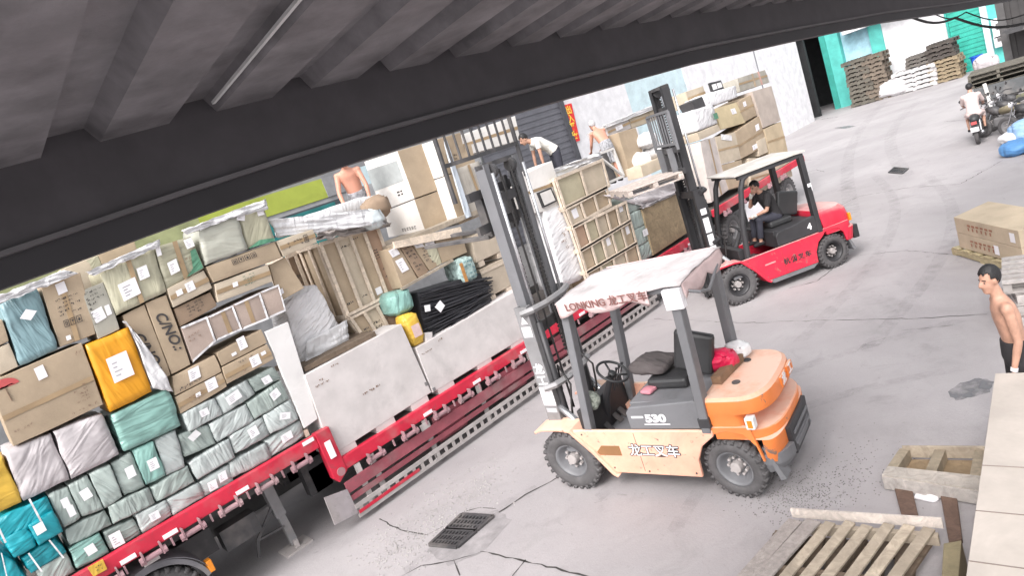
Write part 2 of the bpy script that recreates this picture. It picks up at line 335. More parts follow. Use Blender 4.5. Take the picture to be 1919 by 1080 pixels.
for k in range(900):                       # loose grit by the wheel and the pallet
    if k < 700: p = PZ((rnd.gauss(1490, 55), rnd.gauss(930, 24)))
    elif k < 900: p = PZ((rnd.gauss(1600, 60), rnd.gauss(875, 30)))
    else: p = PZ((rnd.gauss(1370, 60), rnd.gauss(600, 25)))
    r = rnd.uniform(.0025, .006)
    gr.box((p.x, p.y, r*.5), (r*2, r*1.6, r), rnd.uniform(0, 3))
tag(gr.build('loose_grit', mat('grit', (0.20, 0.185, 0.18), 0.95)), kind='stuff')
rnd = random.Random(14); gr = MB()
for k in range(900):
    t = rnd.random(); p = PZ((700+t*230+rnd.gauss(0, 30), 1060-t*170+rnd.gauss(0, 22)))
    r = rnd.uniform(.004, .011); gr.box((p.x, p.y, r*.5), (r*2, r*1.6, r), rnd.uniform(0, 3))
tag(gr.build('loose_gravel', mat('grit_pale', (0.42, 0.40, 0.39), 0.95)), kind='stuff')
def drain(name, label, px, nb):
    q = [PZ(p, 0) for p in px]; t = thing(name, label, 'drain grate', tuple(sum(q, Vector((0, 0, 0)))/4))
    def bl(u, v, z): return q[0].lerp(q[1], u).lerp(q[3].lerp(q[2], u), v)+Vector((0, 0, z))
    m = MB(); m.add([bl(0, 0, .006), bl(1, 0, .006), bl(1, 1, .006), bl(0, 1, .006)], [(0, 1, 2, 3)]); m.build('drain_pit', mat('drain_black', (.012, .012, .012), .9), t, True)
    m = MB()
    for a, b in (((0, 0), (1, 0)), ((1, 0), (1, 1)), ((1, 1), (0, 1)), ((0, 1), (0, 0))): m.bar(bl(*a, .02), bl(*b, .02), .045, .03)
    for k in range(1, nb): m.bar(bl(k/nb, 0.03, .017), bl(k/nb, .97, .017), .022, .02)
    for k in (1, 2): m.bar(bl(.02, k/3, .018), bl(.98, k/3, .018), .02, .022)
    m.build('grating', DSTEEL, t, True)
drain('drain_grate', 'rusty drain grate sunk in the cracked concrete near the trailer, lower half of the pair', [(806, 1024), (858, 1029), (893, 999), (836, 996)], 9)
drain('drain_grate', 'rusty drain grate touching the other one, on the side towards the orange forklift', [(838, 994), (895, 997), (925, 971), (866, 967)], 9)
drain('drain_grate', 'small dark drain grate alone in the middle of the open yard', [(1666, 324), (1692, 326), (1702, 317), (1676, 315)], 8)
# ---------------------------------------------------------------- canopy over the camera
cn = thing('canopy', 'dark corrugated metal canopy with a deep edge beam over the yard side', 'canopy', (4, 2.5, 0))
SHEET = mat('canopy_sheet', (0.185, 0.175, 0.185), 0.6, 'stain', sc=2.5, bump=0.12, var=.2); BEAM = mat('canopy_beam', (0.055, 0.050, 0.056), 0.6, 'stain', sc=2, bump=0.05)
ZB = [(-4, 4.26), (-.5, 4.315), (0.0, 4.335), (.4, 4.358), (.8, 4.383), (1.2, 4.403), (1.6, 4.415), (2.2, 4.423), (2.9, 4.424), (4.6, 4.41), (6.3, 4.355), (9, 4.25), (12, 4.08), (16.7, 3.86), (20, 3.72)]
def zb(x):
    for (a, za), (b, z2) in zip(ZB, ZB[1:]):
        if x <= b: return za+(z2-za)*(x-a)/(b-a)
    return ZB[-1][1]
def strip_x(y0, y1, z0, z1, m, name, n=48, x0=-4.0, x1=20.0):
    b = MB(); xs = sorted(set([x0+(x1-x0)*k/n for k in range(n+1)]+[a for a, _ in ZB])); vs = []; fs = []
    for x in xs: z = zb(x); vs += [(x, y0, z+z0), (x, y1, z+z0), (x, y1, z+z1), (x, y0, z+z1)]
    for i in range(len(xs)-1):
        for k in range(4): fs.append((4*i+k, 4*i+(k+1) % 4, 4*i+4+(k+1) % 4, 4*i+4+k))
    fs += [(0, 1, 2, 3), tuple(4*(len(xs)-1)+k for k in (3, 2, 1, 0))]
    return b.add(vs, fs).build(name, m, cn, True)
strip_x(2.5, 2.62, .105, .47, BEAM, 'edge_beam'); strip_x(2.475, 2.60, .088, .1045, mat('beam_edge', (.085, .08, .085), .55), 'beam_edge'); strip_x(2.52, 2.60, 0, .0875, mat('canopy_lip', (0.022, 0.02, 0.024), 0.6), 'lip')
vs = []; fs = []; xs = []; x = -3.9; first = .46-.41*11
k = 0
x = first
while x < 20:                               # trapezoid ribs running from the edge beam back over the camera
    xs += [(x-.085, 0), (x-.065, .055), (x+.065, .055), (x+.095, 0)]; x += .415
for x, dz in xs: vs += [(x, 1.15, zb(x)+.34+dz+.06), (x, 2.51, zb(x)+.34+dz)]
for i in range(len(xs)-1): fs.append((2*i, 2*i+1, 2*i+3, 2*i+2))
n = len(vs); vs += [(a, b, c+.012) for a, b, c in vs]; fs += [tuple(q+n for q in reversed(f)) for f in fs]
MB().add(vs, fs).build('corrugated_sheet', SHEET, cn, True, fix=False)
b = MB(); xx = [.46+.415*k for k in range(1, 2)]
MB().bar((.985, 2.4, zb(1)+.352), (.985, 1.3, zb(1)+.405), .012, .01).build('sheet_edge', mat('bare_zinc', (.5, .5, .5), .4), cn, True)
m = MB()
for yy in (1.25,): m.b2((-4, yy-.03, 5.0), (20, yy+.03, 5.06))
m.build('purlin', BEAM, cn, True)
# black cables strung from the canopy end
def cable(px, x, r, label):
    pts = []
    for (a, xa), (c, xc) in zip(px, px[1:]):
        A, B2 = PX(a, xa), PX(c, xc)
        for k in range(8): t = k/8; q = A.lerp(B2, t); q.z -= 0.10*math.sin(PI*t); pts.append(q)
    pts.append(PX(px[-1][0], px[-1][1])); tag(MB().tube(pts, r, 6).build('power_cable', mat('cable', (.02, .02, .02), .6), smooth=True), label, 'cable')
cable([((1700, 28), 12), ((1790, 33), 13), ((1919, 44), 13), ((1990, 52), 13)], 0, .02, 'thick black cable under the far end of the canopy')
cable([((1745, 22), 12), ((1810, 22), 12), ((1919, 27), 12), ((1990, 30), 12)], 0, .010, 'thin black cable just above the thick one by the canopy end')
# ---------------------------------------------------------------- buildings behind the trailer
ld = thing('dark_blocker', 'dark block added behind the long trailer to keep its underside dark', 'added blocker', (5, 14, 0))  # added block: hides bright ground so the view under the trailer stays dark
MB().b2((-9, 11.55, 0), (21.5, 17.3, 1.12)).build('blocker_body', mat('blocker_grey', (.13, .125, .125), .9, 'stain'), ld, True)
for k in range(9): MB().b2((-7+k*3, 11.40, .45), (-6.6+k*3, 11.549, 1.05)).build('blocker_pad', BLACKP, ld, True)
YW = 17.5
def wallbox(name, m, x0, x1, z0, z1, parent, y=YW, t=.3): return MB().b2((x0, y, z0), (x1, y+t, z1)).build(name, m, parent, True)
LIME = mat('lime_paint', (0.38, 0.44, 0.07), 0.6, 'stain', var=.05); GRYW = mat('grey_render', (0.27, 0.27, 0.28), 0.7, 'stain'); TEALG = mat('teal_glass', (0.03, 0.20, 0.20), 0.25)
BLUEW = mat('pale_blue_paint', (0.55, 0.68, 0.72), 0.7, 'stain', var=.07); WHW = mat('white_wall_paint', (0.72, 0.71, 0.73), 0.75, 'fuzz', var=.08); SHUT = mat('grey_shutter', (0.13, 0.13, 0.15), 0.5, var=.08)
lb = thing('lime_building', 'grey rendered building with a lime green band and teal window behind the trailer', 'building', (6, YW, 0))
wallbox('wall', GRYW, -8, 15.4, 0, 4.45, lb); wallbox('upper_wall', GRYW, -8, 15.4, 5.5, 9, lb)
wallbox('lime_band', LIME, 5.6, 9.25, 4.93, 5.498, lb, YW-.05, .35); wallbox('faded_band', mat('faded_lime', (.30, .32, .16), .7, 'stain'), -8, 5.598, 4.93, 5.498, lb, YW-.04, .34); wallbox('sill_band', mat('sill_grey', (.36, .36, .37), .7, 'stain'), -8, 15.4, 4.452, 4.928, lb, YW-.02, .32)
wallbox('pale_panel', BLUEW, 9.9, 15.4, 4.93, 5.498, lb)
wallbox('pillar', GRYW, 9.252, 9.898, 4.93, 5.498, lb, YW-.08, .38)
fr = wallbox('window', mat('dark_frame', (.06, .07, .08), .5), 7.1, 9.6, 3.5, 4.80, lb, YW-.10, .079)
for k in range(3): MB().b2((7.2, YW-.115, 3.55+k*.42), (9.35, YW-.102, 3.55+k*.42+.36)).build('window_pane', TEALG, fr, True)
sb = thing('shutter_building', 'white and pale blue painted wall with a big grey roller shutter', 'building', (30, YW, 0))
m = MB()
for k in range(60): m.b2((15.6, YW+.02+.02*(k % 2), k*.115), (20.35, YW+.14, k*.115+.112))
m.build('roller_shutter', SHUT, sb, True)
wallbox('shutter_jamb', mat('jamb_dark', (.06, .06, .07), .6), 20.352, 20.6, 0, 7, sb, YW-.06, .3)
wallbox('wall', WHW, 20.602, 25.0, 0, 9, sb); wallbox('wall', BLUEW, 25.002, 30.0, 0, 9, sb, YW+.02); wallbox('wall', WHW, 30.002, 37.9, 0, 9, sb); wallbox('wall', WHW, 38.05, 43.9, 0, 9, sb, YW-.02)
wallbox('upper_wall', WHW, 15.4, 20.6, 7.0, 9, sb); wallbox('wall', WHW, 43.65, 43.9, 0, 9, sb, YW+.29, 12)
wallbox('wall_joint', mat('joint', (.25, .25, .27), .7), 37.902, 38.048, 0, 9, sb, YW-.01)
b = MB()
for k in range(12): b.b2((44.2-rnd.random()*4, YW-.035, 1+rnd.random()*5), (44.3-rnd.random()*3.9, YW-.021, 1.1+rnd.random()*5))
bn = thing('red_banner', 'long red paper banner with gold writing pasted beside the grey shutter', 'banner', (20.9, YW-.03, 0))
q = [PY(p, YW-.05) for p in ((1056, 197), (1071, 193), (1087, 263), (1073, 268))]
MB().prism(q, (0, .03, 0)).build('paper_strip', mat('banner_red', (.72, .03, .03), .6, var=.06), bn, True)
ce = sum(q, Vector((0, 0, 0)))/4; hh = (q[0]-q[3]).length
for k, ch in enumerate('出入平安'): lettering('gold_character', ch, .36, (ce.x+(k-1.5)*-.03, YW-.06, ce.z+hh*(.33-.22*k)), (1, 0, 0), (0, 0, 1), mat('gold', (.85, .55, .06), .5), bn, True, .01)
# ---------------------------------------------------------------- far end of the yard
XF = 48.0
TEALP = mat('teal_paint', (0.10, 0.50, 0.45), 0.65, 'stain', var=.08); TEALD = mat('teal_dark_paint', (0.04, 0.33, 0.28), 0.65, 'stain', var=.08); TEALS = mat('green_shutter', (0.04, 0.42, 0.33), 0.5, var=.1); BLUEW2 = mat('sky_blue_paint', (0.36, 0.58, 0.68), 0.7, 'stain')
def yat(px, py=112): return PX((px, py), XF).y
fb = thing('teal_warehouse', 'teal and white warehouse front with a green roller shutter across the yard end', 'warehouse', (XF, 12, 0))
def fac(name, m, pa, pb, z0, z1, dx=0.0, t=.4): return MB().b2((XF+dx, yat(pb), z0), (XF+dx+t, yat(pa)-.004, z1)).build(name, m, fb, True)
fac('pillar', TEALD, 1546, 1557, 0, 9, -.25, .6); fac('pillar', TEALP, 1557, 1582, 0, 9, -.2, .6); fac('wall', BLUEW2, 1582, 1638, 0, 9, .3); fac('pillar', TEALP, 1638, 1664, 0, 9, 0)
fac('wall', WHW, 1664, 1786, 0, 9, .1); fac('door_jamb', TEALD, 1786, 1790, 0, 9, -.05)
m = MB()
for k in range(46): m.b2((XF+.10+.03*(k % 2), yat(1853), k*.13), (XF+.3, yat(1790)-.004, k*.13+.127))
m.build('roller_shutter', TEALS, fb, True)
fac('shutter_head', WHW, 1790, 1853, 6, 9, .05); fac('pillar', BLUEW, 1853, 1866, 0, 9, -.05); fac('wall', TEALP, 1866, 1900, 0, 9, .15); fac('wall', WHW, 1900, 2100, 0, 9, .1)
MB().b2((XF-1.0, yat(1785), 5.0), (XF+.1, yat(1640), 5.7)).build('awning', WHW, fb, True)
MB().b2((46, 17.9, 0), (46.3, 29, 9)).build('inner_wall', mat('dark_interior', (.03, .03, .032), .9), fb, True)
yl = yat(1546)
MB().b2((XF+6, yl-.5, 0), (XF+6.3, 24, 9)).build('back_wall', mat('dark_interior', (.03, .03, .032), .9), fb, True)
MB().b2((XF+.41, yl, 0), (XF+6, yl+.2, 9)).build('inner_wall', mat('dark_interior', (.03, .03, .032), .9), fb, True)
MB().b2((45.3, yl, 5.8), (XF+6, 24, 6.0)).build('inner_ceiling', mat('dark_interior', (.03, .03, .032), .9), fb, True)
ac = thing('air_conditioner', 'white air conditioner box hung over the blue wall recess', 'air conditioner', (XF, yat(1605), 4.5))
MB().b2((XF-.6, yat(1633, 62), 4.55), (XF+.29, yat(1583, 62), 5.6)).build('casing', WHW, ac, True, bevel=.05)
MB().lathe([(0.0, 0), (.36, 0), (.36, .04), (0.3, .05)], (XF-.6, yat(1612, 62), 5.05), (-1, 0, 0)).build('fan_grille', DSTEEL, ac, True)
for (px, py, w, h, lab) in ((1868, 50, .5, .7, 'upper'), (1870, 75, .45, .4, 'lower')):
    p = PX((px+8, py), XF-.1); t = thing('meter_box', 'white %s meter box on the teal wall beside the green shutter' % lab, 'meter box', tuple(p))
    MB().box(p, (.3, w*1.6, h*1.6)).build('case', WHW, t, True, bevel=.03); MB().box(p+Vector((-.17, 0, .1)), (.04, w*.8, h*.5)).build('window', DSTEEL, t, True)
rnd = random.Random(21)
def far_pallet(m, sx=1.5, sy=1.5, h=.26):
    b = MB()
    for k in range(6): b.box((0, -sy/2+sy*(k+.5)/6, h-.03), (sx, sy/6*.72, .05))
    for k in range(3): b.box((-sx/2+.1+k*(sx-.2)/2, 0, h/2), (.16, sy*.98, h*.55))
    for k in range(3): b.box((0, -sy/2+.12+k*(sy-.24)/2, .035), (sx, .2, .05))
    return b.build('pallet', m, origin=(0, 0, 0))
def stack(px, py, n, m, label, sx=1.5, sy=1.5, h=.26, group='pallets stacked before the far warehouse', X=46.3, z0=0.0):
    p = PX((px, py), X); src = far_pallet(m, sx, sy, h); tag(src, label, 'pallet', group)
    for k in range(n):
        o = src if k == 0 else src.copy()
        if k: C.objects.link(o)
        o.location = (X+rnd.uniform(-.08, .08), p.y+rnd.uniform(-.07, .07), z0+k*(h+.004)); o.rotation_euler = (0, 0, rnd.uniform(-.06, .06))
WOODF = mat('weathered_pallet', (0.155, 0.14, 0.115), 0.85, 'wood', bump=.2); WHTF = mat('white_pallet', (0.68, 0.66, 0.66), 0.7, 'wood')
stack(1625, 190, 11, WOODF, 'weathered pallet in the tall stack against the blue wall recess', 1.5, 1.45)
stack(1655, 180, 11, mat('brown_pallet', (0.20, 0.16, 0.125), 0.85, 'wood', bump=.2), 'brownish pallet in the tall stack beside the teal pillar', 1.4, 1.3, .255)
stack(1722, 160, 5, WHTF, 'white pallet in the low wide stack before the white wall', 1.5, 2.4, .26)
stack(1730, 130, 3, mat('grey_pallet', (.16, .145, .13), .85, 'wood'), 'dark grey pallet piled on the white pallet stack', 1.3, 1.4, .22, z0=1.33)
stack(1778, 150, 6, mat('yellowish_pallet', (.33, .26, .17), .85, 'wood', bump=.2), 'yellowish pallet low in the stack next to the green shutter', 1.4, 1.6, .22)
stack(1772, 120, 4, mat('black_pallet', (.10, .085, .075), .85, 'wood'), 'dark pallet high in the stack next to the green shutter', 1.4, 1.4, .24, z0=1.35)
p = PX((1834, 128), 46.6); t = thing('bin', 'bright blue plastic bin standing before the green shutter', 'bin', (p.x, p.y, 0))
MB().tube([(0, 0, 0), (0, 0, .5), (0, 0, .9)], [.22, .27, .3], 16).build('tub', mat('blue_plastic', (.02, .12, .62), .4), t); MB().lathe([(.3, .86), (.34, .86), (.34, .92), (.3, .92)], (0, 0, 0), (0, 0, 1), 20).build('rim', mat('blue_plastic', (.02, .12, .62), .4), t)
def lump(name, label, cat, c, d, m, amt=.12, fr=2.0, cuts=6, seed=1, group=None, rz=0.0, inset=None, parent=None):
    b = MB(); b.box((0, 0, d[2]/2), d, rz); o = b.build(name, m, parent, origin=(0, 0, 0)) if parent is None else b.build(name, m, parent)
    o.location = c; soften(o.data, amt, fr, cuts, inset if inset is not None else min(d)*.12, seed)
    if parent is None: tag(o, label, cat, group); WM[o.name] = Matrix.Translation(c)
    return o
p = PX((1676, 165), 46); lump('rubbish_bag', 'heap like white rubbish bag slumped beside the brownish pallets', 'bag', (p.x, p.y, 0), (1.0, 1.7, .9), FILM, .2, 1.6, 6, 5)
p = PX((1850, 130), 46); lump('cloth_bundle', 'pinkish cloth bundle beside the blue bin', 'bundle', (p.x, p.y, 0), (.8, 1.0, .8), PINKW, .15, 1.6, 6, 8)
# ================================================================== TRAILERS
YD = 8.8
def winch(b, x, z, y=8.70):
    b.cyl((x-.09, y, z), (x+.09, y, z), .034, 10)
    for s in (-1, 1): b.box((x+s*.105, y+.01, z+.03), (.018, .09, .15)); b.cyl((x+s*.115, y, z), (x+s*.15, y, z), .05, 8)
    return b
def wheel(parent, c, ax, r, w, hub=.5, rimmat=None, lug=8, tread=True, dish=.05):
    """tyre (part) with rim and hub (sub-parts); ax points to the outside"""
    c = Vector(c); ax = Vector(ax).normalized(); rr = r*hub; b = MB()
    b.lathe([(rr, w*.40), (rr*1.04, w*.5), (r*.80, w*.52), (r*.93, w*.47), (r*.985, w*.36), (r, w*.2), (r, -w*.2), (r*.985, -w*.36), (r*.93, -w*.47), (r*.8, -w*.52), (rr*1.04, -w*.5), (rr, -w*.40)], c, ax, 40)
    if tread:
        a = Vector((0, 0, 1)); u = ax.cross(a).normalized(); nn = 26
        for k in range(nn):
            for s in (-1, 1):
                th = 2*PI*(k+.25*s)/nn; d = u*math.cos(th)+a*math.sin(th); tg = ax.cross(d)
                M = Matrix((tg, ax, d)).transposed(); b.box(c+d*(r*.995)+ax*(s*w*.25), (r*.11, w*.42, r*.055), m=M)
                b.box(c+d*(r*.955)+ax*(s*w*.475), (r*.11, w*.05, r*.13), m=M)
    t = b.build('tyre', RUBBER, parent)
    for p in t.data.polygons: p.use_smooth = len(p.vertices) == 4 and p.area > 0.0006
    rm = rimmat or STEEL; b = MB()
    b.lathe([(0.001, w*.40-dish*2), (rr*.62, w*.40-dish*2), (rr*.72, w*.40-dish*1.6), (rr*.84, w*.40-dish*.4), (rr*.92, w*.44), (rr*1.03, w*.47), (rr*1.03, w*.41), (rr*.98, w*.30)], c, ax, 32)
    b.build('rim', rm, t, smooth=True)
    b = MB(); b.lathe([(0.001, w*.40), (rr*.26, w*.40), (rr*.30, w*.36), (rr*.32, w*.40-dish*2)], c, ax, 16)
    a = Vector((0, 0, 1)); u = ax.cross(a).normalized()
    for k in range(lug):
        th = 2*PI*k/lug; d = u*math.cos(th)+a*math.sin(th); b.cyl(c+d*rr*.5+ax*(w*.40-dish*2.1), c+d*rr*.5+ax*(w*.40-dish*.9), rr*.085, 6)
    b.build('hub', PALEST, t)
    return t
tr = thing('flatbed_trailer', 'long red step-deck trailer heaped with parcels, crates and cartons', 'trailer', (5, 8.8, 0), group='red trailers in line')
DECK = mat('deck_boards', (.12, .10, .09), .85, 'wood', bump=.2)
def tp(name, m, lo, hi, p=tr, bevel=0): return MB().b2(lo, hi).build(name, m, p, True, bevel=bevel)
tp('upper_deck', DECK, (-6, 8.862, 1.36), (3.06, 11.3, 1.492)); tp('lower_deck', DECK, (3.282, 8.862, .86), (14.1, 11.3, .992))
tp('side_rail', RED, (-6, 8.76, 1.31), (3.058, 8.86, 1.505), bevel=.012); tp('side_rail', RED, (3.282, 8.76, .81), (14.1, 8.86, 1.0), bevel=.012)
q = [Vector((x, 8.745, z)) for x, z in ((3.06, 1.515), (3.29, 1.515), (3.29, .80), (3.12, .70), (3.06, .80))]
MB().prism(q, (0, .13, 0)).build('step_post', RED, tr, True, bevel=.012)
MB().cyl((3.19, 8.72, .84), (3.19, 8.744, .84), .062, 20).build('step_bolt', mat('pink_steel', (.42, .18, .2), .6, 'worn'), tr, True)
MB().b2((3.13, 8.725, 1.08), (3.22, 8.744, 1.34)).build('reflector', PAPER, tr, True)
PKS = mat('dusty_pink_steel', (.34, .20, .22), .6, 'worn')
for x in [-.9, -.3, .27, .75, 1.22, 1.70, 2.20, 2.72]: winch(MB(), x, 1.255).build('winch', PKS, tr, True)
for x in [3.75, 4.4, 5.05, 5.6, 6.25, 6.9, 7.5, 8.3, 9.2, 10.1, 11.0, 12.0, 13.0]: winch(MB(), x, .75).build('winch', PKS, tr, True)
for x, z in [(-.62, 1.335), (.02, 1.335), (.52, 1.335), (1.0, 1.335), (1.92, 1.335), (2.94, 1.45), (4.85, .84), (5.95, .84), (7.15, .84), (8.9, .84), (13.2, .84)]: MB().b2((x-.085, 8.745, z-.002), (x+.085, 8.7595, z+.05)).build('reflector', PAPER, tr, True)
for x in [-.1, .45, .98, 1.46, 1.95, 2.45]: MB().bar((x, 8.72, 1.32), (x, 8.72, 1.22), .02, .03).build('rope_hook', PKS, tr, True)
for x in [4.1, 4.75, 5.35, 5.95, 6.6, 7.2, 7.9, 8.7, 9.7]: MB().bar((x, 8.72, .82), (x, 8.72, .72), .02, .03).build('rope_hook', PKS, tr, True)
MB().b2((.62, 8.73, 1.17), (.80, 8.75, 1.27)).build('marker_plate', PALEST, tr, True); MB().b2((4.62, 8.73, .66), (4.80, 8.75, .76)).build('marker_plate', PALEST, tr, True)
m = MB()
for y in (9.45, 10.5): m.b2((3.0, y, .48), (14.0, y+.18, .858)); m.b2((-6, y, 1.0), (3.3, y+.18, 1.358)); m.b2((2.9, y, .48), (3.28, y+.18, 1.1))
for k in range(12): m.b2((3.5+k*.9, 8.87, .74), (3.58+k*.9, 11.2, .855))
m.build('chassis', DSTEEL, tr, True)
sg = MB()                                   # low side guard: a plate, three rails and a ladder-like foot rail
q = [PY(p, 8.72) for p in ((608, 934), (651, 918), (672, 962), (628, 985))]
pl = MB().prism(q, (0, .03, 0)).build('guard_plate', mat('grey_plate', (.30, .27, .28), .7, 'worn'), tr, True)
x0, x1 = q[1].x, 11.3
MB().b2((x0, 8.73, .49), (x1, 8.76, .66)).build('guard_rail', DRED, tr, True)
MB().b2((x0, 8.735, .36), (x1, 8.765, .44)).build('guard_rail', DRED, tr, True)
m = MB(); m.b2((x0, 8.70, .235), (x1, 8.72, .30)); m.b2((x0, 8.70, .09), (x1, 8.72, .145))
for k in range(int((x1-x0)/.165)): m.b2((x0+.05+k*.165, 8.705, .146), (x0+.11+k*.165, 8.717, .234))
m.build('ladder_rail', PALEST, tr, True)
MB().b2((x0+.02, 8.69, .15), (x0+1.15, 8.698, .20)).build('red_stripe', RED, tr, True)
for x in (x0+.25, x0+.5, 4.7, 5.9, 7.2, 8.5, 9.8, 11.2): MB().b2((x, 8.765, .09), (x+.09, 8.80, .80)).build('guard_post', PALEST, tr, True)
for x in (4.9, 6.4, 8.0): MB().b2((x, 8.79, .30), (x+.6, 8.83, .74)).build('bracket_plate', DRED, tr, True)
lg = MB()
lg.bar((2.34, 9.35, 1.2), (2.36, 9.35, .55), .15, .15); lg.bar((2.36, 9.35, .62), (2.38, 9.35, .07), .11, .11)
lgo = lg.build('landing_leg', STEEL, tr, True, bevel=.01)
m = MB(); m.b2((2.17, 9.18, .0), (2.58, 9.52, .03)); m.bar((2.38, 9.3, .03), (2.38, 9.3, .14), .06, .1); m.build('foot_plate', PALEST, lgo, True)
m = MB(); m.bar((2.30, 9.30, .75), (1.95, 9.34, .42), .03, .04); m.bar((2.34, 9.30, .40), (1.95, 9.34, .42), .03, .03); m.bar((1.95, 9.34, .42), (1.88, 9.34, .20), .03, .04); m.b2((1.55, 9.25, .55), (2.05, 9.5, .85)); m.build('leg_brace', DSTEEL, tr, True)
for x in (11.35, 12.45, 13.5): wheel(tr, WM[tr.name].inverted() @ Vector((x, 9.02, .46)), (0, -1, 0), .46, .30, .55, STEEL, 10)
m = MB()
for x in (11.35, 12.45, 13.5): m.grid(lambda u, v, x=x: Vector((x-.52*math.cos(PI*(.12+.76*u)), 8.84+.4*v, .40+.52*math.sin(PI*(.12+.76*u)))), 14, 1, (0, 0, .008))
m.build('mudguard', DSTEEL, tr, True)
tk = thing('truck_tractor', 'grey rear wheels and mudguard of the tractor under the loaded deck', 'truck', (.5, 9.0, 0))
wheel(tk, WM[tk.name].inverted() @ Vector((.62, 9.02, .50)), (0, -1, 0), .50, .30, .55, STEEL, 10); wheel(tk, WM[tk.name].inverted() @ Vector((-.72, 9.02, .50)), (0, -1, 0), .50, .30, .55, STEEL, 10)
m = MB(); m.grid(lambda u, v: Vector((.62-.63*math.cos(PI*(.02+.92*u)), 8.80+.45*v, .50+.63*math.sin(PI*(.02+.92*u)))), 22, 1, (0, 0, .012)); m.grid(lambda u, v: Vector((.62-(.60-.05*v)*math.cos(PI*(.02+.92*u)), 8.80, .50+(.63-.07*v)*math.sin(PI*(.02+.92*u)))), 22, 1, (0, .01, 0))
m.build('mudguard', mat('grey_mudguard', (.16, .155, .17), .55, 'worn'), tk, True)
MB().b2((1.20, 8.80, .62), (1.27, 8.92, .78)).build('marker_lamp', AMBER, tk, True, bevel=.01)
MB().b2((-4, 9.4, .6), (1.5, 9.6, .95)).build('chassis', DSTEEL, tk, True)
t2 = thing('flatbed_trailer', 'second red trailer behind the red forklift, loaded high with brown cartons', 'trailer', (17, 8.8, 0), group='red trailers in line')
tp('deck', DECK, (14.7, 8.882, 1.14), (20.6, 11.3, 1.27), t2); tp('side_rail', RED, (14.7, 8.78, 1.09), (20.6, 8.88, 1.28), t2, .012)
for x in (15.2, 16.1, 17.0, 17.9, 18.8): winch(MB(), x, 1.02, 8.72).build('winch', PKS, t2, True)
m = MB(); m.b2((14.7, 9.4, .7), (20.6, 9.6, 1.138)); m.build('chassis', DSTEEL, t2, True)
for x in (15.6, 18.2, 19.3): wheel(t2, WM[t2.name].inverted() @ Vector((x, 9.04, .46)), (0, -1, 0), .46, .30, .55, STEEL, 10)
MB().b2((16.3, 8.80, .45), (17.5, 8.83, .95)).build('side_plate', PAPER, t2, True)
